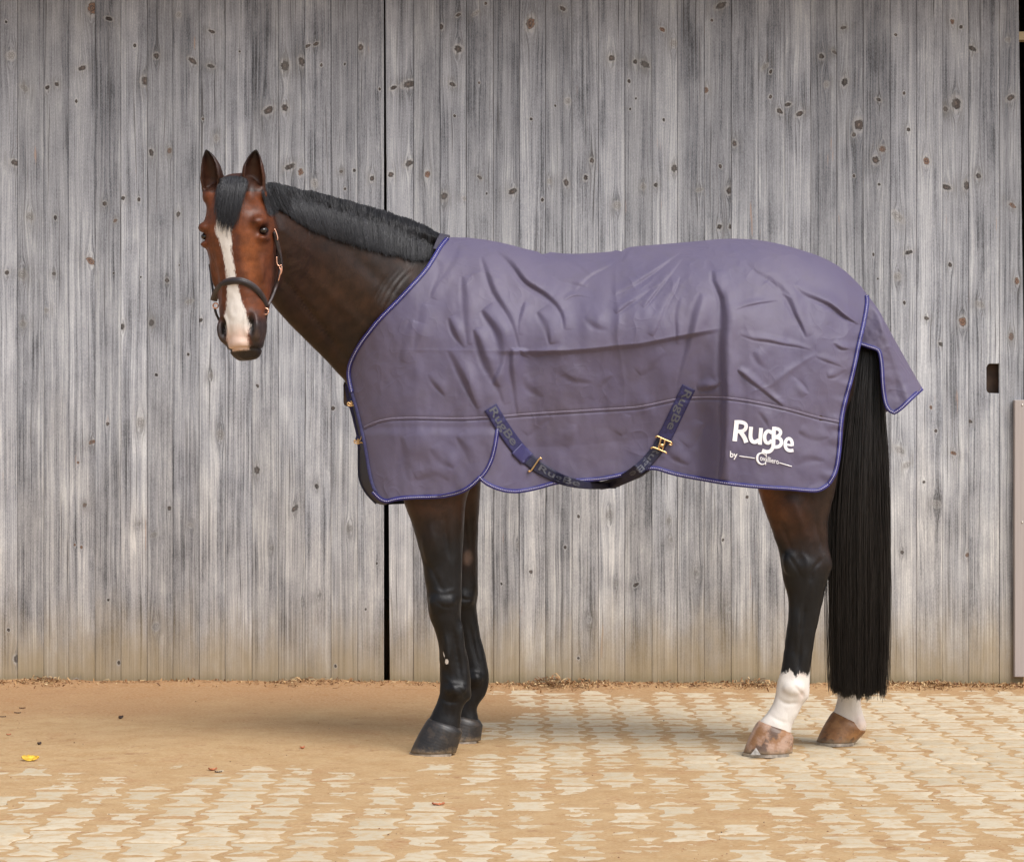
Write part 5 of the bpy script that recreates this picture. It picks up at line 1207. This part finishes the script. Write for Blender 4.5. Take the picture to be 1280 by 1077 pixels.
logo = bpy.data.objects.new('logo_print', None); col.objects.link(logo); logo.parent = rug
def glyph(ch, x0, x1, yb, yt, mat=M_PRINT, bold=.03, sk=.175, lift=.0022, cell=.16, parent=logo, lean=0):
    # x0..x1 baseline yb / top yt measured at x0; sk = slope of the baseline
    dx = x1-x0
    return text_px(ch, mat, 'letter', parent, quadmap((x0, yb), (x1, yb+dx*sk), (x0+lean, yt), (x1+lean, yt+dx*sk)), bold, cell, lift=lift)
lk = [0]
def stroke(pts, wd, letter_mb):
    lk[0] += 1
    mb_, q_ = ribbon(pts, wd, .0018+.00025*(lk[0] % 5), .0005, n=26, m=5); letter_mb.append(mb_)
def letter(strokes):
    L_ = []
    for pts, wd in strokes: stroke(pts, wd, L_)
    mb_ = MB()
    for m_ in L_:
        off_ = mb_.n
        for v_ in m_.V: mb_.V.append(v_)
        mb_.Q += [q_+off_ for q_ in m_.Q]; mb_.T += [t_+off_ for t_ in m_.T]; mb_.n += m_.n
    obj('letter', mb_.mesh('letter', False), M_PRINT, logo)
letter([([(921,525.2),(919.8,538),(918.3,551.2)],5.6),([(919,527.3),(926,527.2),(931.8,529),(933,533),(931,537.5),(926,539.3),(920,538.6)],4.6),([(925,538.5),(928.5,543.5),(931.3,548),(932.8,553)],5.4)])
letter([([(938.9,533.2),(938.2,541),(938,547),(940.2,551.8),(944.5,552.6),(948.5,549.6)],4.9),([(951.4,534.8),(950.6,545),(949.8,555.6)],4.9)])
letter([([(965,541),(960.5,537.8),(956.6,541),(955.4,547),(957,552.8),(961,554),(965,550)],4.4),([(966.6,537),(967,550),(966.8,558),(963.5,563.6),(958.5,565),(952.6,562.8)],4.6)])
letter([([(967.6,533.2),(967.2,545),(966.4,557.5)],4.6),([(967,535.4),(972.5,535.8),(976,538.6),(975.2,543.5),(970,546)],4.2),([(968,546.2),(974.5,547),(977.4,551.8),(975.4,557.3),(970,558.8),(966,557.8)],4.4)])
letter([([(982.5,555.2),(986,555.9),(990.4,556.6)],2.6),([(990.2,557.2),(990.2,551.5),(986.8,547.2),(982.6,549.4),(981,555.5),(982.8,561.2),(987,563.4),(991.8,562.6)],4.0)])
text_px('by', M_PRINT, 'letter', logo, quadmap((912.3, 573.5), (921.8, 574.8), (912.5, 563.5), (922, 564.8)), .02, .25, lift=.0022)
for a, b_ in (((924,569.8),(943.5,572.6)), ((974,578.2),(989.8,582.8))):
    mb, q = ribbon([a, ((a[0]+b_[0])/2, (a[1]+b_[1])/2), b_], 1.15, .0018, .0005, n=14, m=3); obj('line', mb.mesh('line'), M_PRINT, logo)
# the large C: an open bowl with two serif bars
ang = np.linspace(R(38), R(322), 40); cxl, cyl = 952.2, 573.2
cpth = [(cxl+6.3*math.cos(a)*.95, cyl-7*math.sin(a)+.1*(math.cos(a)*6)) for a in ang]
mb, q = ribbon(cpth, lambda t: .9+2.2*np.sin(t*np.pi)**2, .0018, .0005, n=44, m=3); obj('letter', mb.mesh('letter'), M_PRINT, logo)
for a, b_ in (((957.6,566.2),(958.0,571.6)), ((957.0,577.0),(957.0,581.0))):
    mb, q = ribbon([a, ((a[0]+b_[0])/2, (a[1]+b_[1])/2), b_], 1.0, .0018, .0005, n=6, m=3); obj('letter', mb.mesh('letter'), M_PRINT, logo)
text_px('ovalliero', M_PRINT, 'letter', logo, quadmap((950, 575.2), (973.5, 580.2), (950, 568.6), (973.5, 573.6)), .01, .3, lift=.0024)

def strap(path, width, ydep, mat=M_NAVY, lab_=None, n=90):
    mb, q = ribbon(path, width, .002, .0022, n=n, ydep=ydep, m=7); o = obj('surcingle', mb.mesh('surcingle'), mat, rug)
    if lab_: o['label'] = lab_
    return o, q
s1, q1 = strap([(613,509),(625,529),(637,547),(652,566),(661,574)], 17.5, lambda t: (0, 0.), n=60)
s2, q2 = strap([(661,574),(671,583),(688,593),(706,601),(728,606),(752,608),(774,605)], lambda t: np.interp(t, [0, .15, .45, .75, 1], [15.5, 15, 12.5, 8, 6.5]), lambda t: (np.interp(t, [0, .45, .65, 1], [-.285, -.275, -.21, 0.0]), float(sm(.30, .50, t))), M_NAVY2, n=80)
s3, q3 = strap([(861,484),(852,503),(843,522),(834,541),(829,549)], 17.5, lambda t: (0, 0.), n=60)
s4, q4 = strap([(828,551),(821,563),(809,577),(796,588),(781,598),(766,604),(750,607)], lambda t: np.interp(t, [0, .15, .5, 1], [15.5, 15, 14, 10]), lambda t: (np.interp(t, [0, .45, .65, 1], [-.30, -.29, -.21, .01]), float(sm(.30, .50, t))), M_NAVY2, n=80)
# loose ends crossing under the belly to the far side
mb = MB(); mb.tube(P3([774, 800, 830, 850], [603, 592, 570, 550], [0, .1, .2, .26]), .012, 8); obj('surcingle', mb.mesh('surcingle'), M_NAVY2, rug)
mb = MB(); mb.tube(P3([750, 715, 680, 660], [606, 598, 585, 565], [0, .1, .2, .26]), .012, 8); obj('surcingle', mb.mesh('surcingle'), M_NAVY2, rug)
mb = MB(); mb.box((0, 0, 0), (.042, .008, .02)); o = obj('slider', mb.mesh('slider', False), M_NAVY2, s4, tuple(P3(762, 606.5, -.02)))
def bentmap(path, along0, along1, half):
    p = smooth_poly(path, 60, 2); T = np.gradient(p, axis=0); T /= np.linalg.norm(T, axis=1)[:, None]; Nm = np.stack([T[:, 1], -T[:, 0]], -1); s_ = np.linspace(0, 1, 60)
    def f(u_, v_):
        t_ = along0+(along1-along0)*u_; c_ = np.stack([np.interp(t_, s_, p[:, k]) for k in (0, 1)], -1); nn = np.stack([np.interp(t_, s_, Nm[:, k]) for k in (0, 1)], -1)
        q_ = c_+nn*((v_*2-1)*half)[:, None]; return q_[:, 0], q_[:, 1]
    return f
text_px('RugBe', M_PRINTD, 'lettering', s1, bentmap([(613,509),(625,529),(637,547),(652,566)], .03, .80, 6.6), .016, .12, lift=.0052)
text_px('RugBe', M_PRINTD, 'lettering', s3, bentmap([(861,484),(852,503),(843,522),(834,541)], .06, .92, 6.6), .016, .12, lift=.0052)
def s2y(X_, Y_):
    k_ = ((q2[:, 0][None]-X_[:, None])**2+(q2[:, 1][None]-Y_[:, None])**2).argmin(1); t_ = k_/(len(q2)-1); b_ = sm(.30, .50, t_)
    return np.minimum(rug_y(X_, Y_), rug_y(q2[k_, 0], q2[k_, 1]))*(1-b_)+np.interp(t_, [0, .45, .65, 1], [-.285, -.275, -.21, 0.0])*b_-.003
text_px('RugBe', M_PRINTD, 'lettering', s2, bentmap([(671,583),(688,593),(706,601),(728,606)], .05, .95, 5), .014, .12, yfun=s2y, lift=.003)
def s4y(X_, Y_):
    k_ = ((q4[:, 0][None]-X_[:, None])**2+(q4[:, 1][None]-Y_[:, None])**2).argmin(1); t_ = k_/(len(q4)-1); b_ = sm(.30, .50, t_)
    return np.minimum(rug_y(X_, Y_), rug_y(q4[k_, 0], q4[k_, 1]))*(1-b_)+np.interp(t_, [0, .45, .65, 1], [-.30, -.29, -.21, .01])*b_-.003
text_px('RugBe', M_PRINTD, 'lettering', s4, bentmap([(825,556),(809,577),(796,588),(785,595)], .05, .95, 5), .014, .12, yfun=s4y, lift=.003)
# flat band across the front surcingle with navy keeper
mb, q = ribbon([(646,560),(652,566),(659,573)], 18.5, .0045, .003, n=12); obj('keeper', mb.mesh('keeper'), simple_mat('plain_navy_band', (.035, .032, .12), .5), s1)
def tubepx(pts, y_, rad, name, mat, parent, closed=False, n=24):
    P_ = smooth_poly(pts, n, 2); mb = MB(); Y_ = y_ if np.ndim(y_) == 0 else np.interp(np.linspace(0, 1, n), np.linspace(0, 1, len(y_)), y_)
    mb.tube(P3(P_[:, 0], P_[:, 1], Y_), rad, 8); return obj(name, mb.mesh(name), mat, parent)
yb1 = float(rug_y(667, 580))-.012
tubepx([(661,587.5),(660.5,589.5),(663,589),(669,580.5),(674,573),(676,571.5),(676.5,574)], yb1, .0032, 'buckle', M_BRASS, s1)
yb2 = float(rug_y(829, 552))-.012
for pts in ([(820,547),(820,544.5),(822,545),(830,549),(839,552.5),(840.5,554.5),(839,556.5),(836,555)], [(813.5,560.5),(815,558.5),(820,560),(828,563.5),(833,565.5),(833,567)], [(826,548),(825,553),(823,558),(824,561)], [(831,550.5),(830.5,555),(829,558),(828,562)]):
    tubepx(pts, yb2, .0030, 'buckle', M_BRASS, s3)
mb = MB(); mb.ell(P3(827, 556.5, yb2-.003), (.009, .005, .006)); obj('buckle', mb.mesh('buckle'), M_BRASS, s3)

# ================================================================== HALTER
M_LEA = simple_mat('dark_leather', (.045, .030, .030), .38, var=.3, vscale=60, bump=(300, .3))
M_LEA2 = simple_mat('black_leather', (.018, .014, .016), .4, bump=(300, .3))
halter = thing('halter', 'dark brown leather halter with rose gold fittings on the horse\'s head', 'halter')
def hband(pts, wd, lift, name, mat, parent, n=40, edge=0., ydef=None):
    q = smooth_poly(np.array(pts, float), n, 2); T = np.gradient(q[:, :2], axis=0); T /= np.linalg.norm(T, axis=1)[:, None]+1e-9; Nm = np.stack([-T[:, 1], T[:, 0]], -1)
    yb_ = q[:, 2]; o_ = np.linspace(-1, 1, 7); rr_ = []
    wdv = np.broadcast_to(wd, n)
    for i in range(n):
        XY = q[i, :2]+np.outer(o_*wdv[i]/2, Nm[i]); y1 = yb_[i]-lift-.003*(1-o_**4)
        rr_.append(np.vstack([P3(XY[:, 0], XY[:, 1], y1), P3(XY[::-1, 0], XY[::-1, 1], np.full(7, yb_[i]+.003))]))
    mb = MB(); mb.rings(np.array(rr_)); return obj(name, mb.mesh(name), mat, parent)
def hp(px, py, dflt=-.5, mx=-.45):
    y_ = cast(px, py, 9.); return (px, py, y_ if y_ < mx else dflt)
nb_ = [(267.5,375),(269,368),(273,361),(279,355),(286,351.5),(294,350.5),(302,351),(310,354),(318,359.5),(324,366),(329,374),(332,382)]
pts = [hp(a, b) for a, b in nb_]; pts[0] = (267.2, 376, pts[1][2]+.05); pts[-1] = (332.5, 384, pts[-2][2]+.03)
ys_ = np.array([p[2] for p in pts]); ys_ = np.convolve(np.pad(ys_, 1, 'edge'), [.25, .5, .25], 'valid')
pts = [(p[0], p[1], y) for p, y in zip(pts, ys_)]
NB = hband(pts, 9.0, .004, 'noseband', M_LEA, halter, 60)
hband([(p[0], p[1]+.3, p[2]-.0052) for p in pts], 5.2, .003, 'noseband_padding', M_LEA2, NB, 60)
yl_, yr_ = pts[0][2], pts[-1][2]
def ringpx(cx, cy, y_, r, rad, name, parent, mat=M_ROSE, sq=1.):
    th = np.linspace(0, 2*np.pi, 22); mb = MB(); mb.tube(P3(cx+r*sq*np.cos(th), cy+r*np.sin(th), y_), rad, 8); return obj(name, mb.mesh(name), mat, parent)
ringpx(269.5, 382, yl_-.01, 3.2, .0022, 'ring', halter); ringpx(331.5, 389, yr_-.012, 4.0, .0023, 'ring', halter)
hband([(268.5,385,yl_),(270,392,yl_),(273.5,399,yl_+.01),(275.5,403,yl_+.02)], 3.2, .003, 'chin_strap', M_LEA2, halter, 16)
hband([(332,391,yr_),(331,398,yr_+.005),(328,403,yr_+.02),(326.5,401,yr_+.03)], 4.5, .003, 'chin_strap', M_LEA2, halter, 16)
ckp = [(334,383,yr_),(340,372,yr_+.02),(345,358,yr_+.05),(349,346,-.50),(350.5,334,-.49),(349.5,320,-.49),(346.5,306,-.50),(344,296,-.51),(341.5,288,-.53)]
CS = hband(ckp[:5], 4.0, .004, 'cheek_strap', M_LEA, halter, 30); hband(ckp[4:], 6.4, .004, 'cheek_strap', M_LEA, halter, 30)
hband([(342.5,290,-.545),(344.5,300,-.535),(347,311,-.53),(351.5,324,-.52),(351,330,-.52)], 3.2, .004, 'cheek_strap', M_LEA2, halter, 20)
for pts_ in ([(343,286),(345.5,291),(347.5,299),(346,300)], [(345.8,321),(346,330),(349,333),(351.8,331)], [(349,334),(351.5,338),(349.5,345),(348,351)], [(352,333),(352.5,339),(350.5,343)]):
    tubepx(pts_, -.545, .0021, 'buckle', M_ROSE, CS, n=16)
hband([(262,330,-.42),(264.5,350,-.44),(267,372,yl_+.01)], 3.0, .002, 'cheek_strap', M_LEA2, halter, 16)
# headpiece over the poll behind the ears
hband([(341,287,-.52),(342,270,-.47),(338,252,-.43),(330,236,-.42)], 5, .002, 'headpiece', M_LEA2, halter, 20)

# ================================================================== LEAVES, STRAW, GRIT
def gpt(px, py, h=.004):
    yv = (FPX*CZ/(py-538.5))+CY; x = (px-640)*(yv-CY)/FPX
    return x, yv, float(sand_h(np.array([x]), np.array([yv]))[0])+h
def leaf(px, py, size, mat, label, curl=.3, rot=0., grp=None, asp=.55, tip=0.):
    curl *= .45; size *= .78
    x, y, z = gpt(px, py, .001); n_ = 9; m_ = 7; g_ = np.zeros((n_, m_, 3))
    for i in range(n_):
        t_ = i/(n_-1); wd_ = math.sin(math.pi*t_**.8)**.8*(1+.12*math.sin(t_*19))
        for j in range(m_):
            s_ = (j/(m_-1)-.5)*2; g_[i, j] = [(t_-.5)*size, s_*wd_*size*asp*.5, abs(s_)**1.5*curl*size*.5+curl*size*.5*(2*t_-1)**2+.0015*math.sin(i*3+j)]
    c_, s2_ = math.cos(rot), math.sin(rot); Mx = np.array([[c_, -s2_, 0], [s2_, c_, 0], [0, 0, 1]])@np.array([[1, 0, 0], [0, math.cos(tip), -math.sin(tip)], [0, math.sin(tip), math.cos(tip)]])
    g_ = g_@Mx.T; g_[..., 2] -= g_[..., 2].min()
    o = obj('fallen_leaf', mesh_np('leaf', g_.reshape(-1, 3), [grid_faces(n_, m_)]), mat, None, (x, y, z))
    md_ = o.modifiers.new('t', 'SOLIDIFY'); md_.thickness = .0008
    return tag(o, label, 'leaf', grp)
ML = {k: simple_mat(k+'_leaf', c, .6, var=.35, vscale=70) for k, c in dict(yellow=(.72, .44, .04), red=(.50, .17, .08), brown=(.13, .055, .028), dark=(.045, .025, .02), tan=(.42, .24, .11)).items()}
leaf(38, 951, .070, ML['yellow'], 'bright yellow fallen leaf lying flat on the paving at the far left', .5, .1, asp=.7, tip=.35)
leaf(266, 962.5, .034, ML['red'], 'curled pinkish red leaf with a dark underside edge on the paving below the head', .7, .3)
leaf(273, 965, .028, ML['dark'], 'dark dry leaf scrap touching the curled pinkish red leaf', .25, .0, asp=.4)
leaf(378, 938.5, .026, ML['red'], 'small red curled leaf on bare sand left of the front hooves', .8, .8)
leaf(548, 1006, .046, ML['red'], 'reddish brown crumpled leaf on the paving below the front hooves', .5, .2)
leaf(48.5, 933, .028, ML['dark'], 'dark upright leaf scrap just above the yellow leaf', .8, 1.2, tip=.5)
leaf(150, 902, .030, ML['dark'], 'dark pointed leaf scrap standing on the smooth sand below the left door', 1.0, 1.0, tip=.7)
leaf(28, 889, .030, ML['brown'], 'brown leaf fragment on the sand near the left edge, farthest of three', .3, .1)
leaf(22, 895, .032, ML['dark'], 'dark flat twig-like leaf on the sand near the left edge, middle of three', .15, .0, asp=.25)
leaf(4, 900.5, .026, ML['dark'], 'dark leaf scrap cut by the left edge of the picture', .3, .3)
leaf(11, 922, .022, ML['red'], 'small rust red leaf crumb near the left edge, nearest of the scraps', .5, .6)
# upright dry leaf against the right door
leaf(1175, 856, .075, ML['brown'], 'large brown dry leaf leaning on the foot of the right door beyond the tail', .9, .6, tip=1.0)
# straw and leaf litter raked against the foot of the doors
r2 = np.random.default_rng(11); Vq = []; Tq = []; vals = []; nS = 0
def litter(px, spread, cnt, hmax, ymin=.07):
    global nS
    for _ in range(cnt):
        a_ = r2.normal(px, spread); yv = WY-.012-abs(r2.normal(0, ymin)); x = (a_-640)*(yv-CY)/FPX
        env = math.exp(-((a_-px)/(spread*1.4))**2)
        z = float(sand_h(np.array([x]), np.array([yv]))[0])+r2.random()**1.6*hmax*env
        L_ = r2.uniform(.010, .042); wd_ = r2.uniform(.0018, .006); th = r2.uniform(0, 6.28); el = r2.normal(0, .35)
        d_ = np.array([math.cos(th)*math.cos(el), math.sin(th)*math.cos(el)*.6, math.sin(el)]); s_ = np.array([-math.sin(th), math.cos(th), r2.normal(0, .4)]); b_ = np.array([0, 0, L_*r2.uniform(-.2, .3)])
        p = np.array([x, yv, z]); q_ = [p-d_*L_/2-s_*wd_/2, p-d_*L_/2+s_*wd_/2, p+s_*wd_/2+b_, p-s_*wd_/2+b_, p+d_*L_/2]
        Vq.extend(q_); Tq.extend([[nS, nS+1, nS+2], [nS, nS+2, nS+3], [nS+3, nS+2, nS+4]]); vals.extend([r2.random()]*5); nS += 5
for a_ in ((690, 20, 420, .035), (715, 25, 200, .02), (945, 18, 240, .030), (60, 12, 150, .022), (1200, 50, 420, .012), (1170, 16, 160, .02), (370, 20, 130, .012), (30, 40, 80, .008), (420, 30, 60, .01), (800, 60, 160, .008), (900, 40, 140, .01), (1110, 40, 200, .012), (1265, 14, 100, .012), (630, 30, 80, .008)): litter(*a_)
for _ in range(1500):
    nS0 = nS; px_ = r2.uniform(-60, 1340); litter(px_, 8, 1, .003, .05)
me_ = mesh_np('straw', np.array(Vq), [np.array(Tq)], False); at = me_.attributes.new('v', 'FLOAT', 'POINT'); at.data.foreach_set('value', np.array(vals, np.float32))
ms, n, b = new_mat('straw'); N = NT(n); n.links.new(N.ramp(N.attr('v').outputs['Fac'], [(0, (.11, .045, .018)), (.35, (.27, .13, .05)), (.7, (.42, .25, .11)), (1, (.60, .44, .24))]), b.inputs['Base Color']); b.inputs['Roughness'].default_value = .8
tag(obj('straw', me_, ms), 'dry straw and leaf litter along the foot of the doors', kind='stuff')
# grit and crumbs over the yard
Vq = []; Tq = []; vals = []; k = 0
cnt = 2600; px_ = r2.uniform(-80, 1360, cnt); py_ = 862+(1090-862)*r2.random(cnt)**.9
yv = (FPX*CZ/(py_-538.5))+CY; xx = (px_-640)*(yv-CY)/FPX; keep = (vn(xx, yv, 2.2, 99, 3) > -.15) | (r2.random(cnt) < .3); keep &= yv < WY-.02
xx, yv = xx[keep], yv[keep]; zz = sand_h(xx, yv)
for x, y, z in zip(xx, yv, zz):
    s_ = r2.lognormal(-6.35, .45); s_ = min(s_, .006); th = r2.uniform(0, 6.28); c_, d_ = math.cos(th)*s_, math.sin(th)*s_
    Vq += [[x+c_, y+d_, z-.0008], [x-d_*.8, y+c_*.8, z-.0008], [x-c_, y-d_, z-.0008], [x+d_*.8, y-c_*.8, z-.0008], [x, y, z+s_*.7]]
    Tq += [[k, k+1, k+4], [k+1, k+2, k+4], [k+2, k+3, k+4], [k+3, k, k+4]]; vals += [r2.random()]*5; k += 5
me_ = mesh_np('grit', np.array(Vq), [np.array(Tq)], False); at = me_.attributes.new('v', 'FLOAT', 'POINT'); at.data.foreach_set('value', np.array(vals, np.float32))
mg, n, b = new_mat('grit'); N = NT(n); n.links.new(N.ramp(N.attr('v').outputs['Fac'], [(0, (.05, .03, .02)), (.3, (.20, .10, .05)), (.65, (.38, .21, .10)), (1, (.50, .38, .24))]), b.inputs['Base Color']); b.inputs['Roughness'].default_value = .85
tag(obj('grit', me_, mg), 'loose grit and crumbs scattered over the yard', kind='stuff')
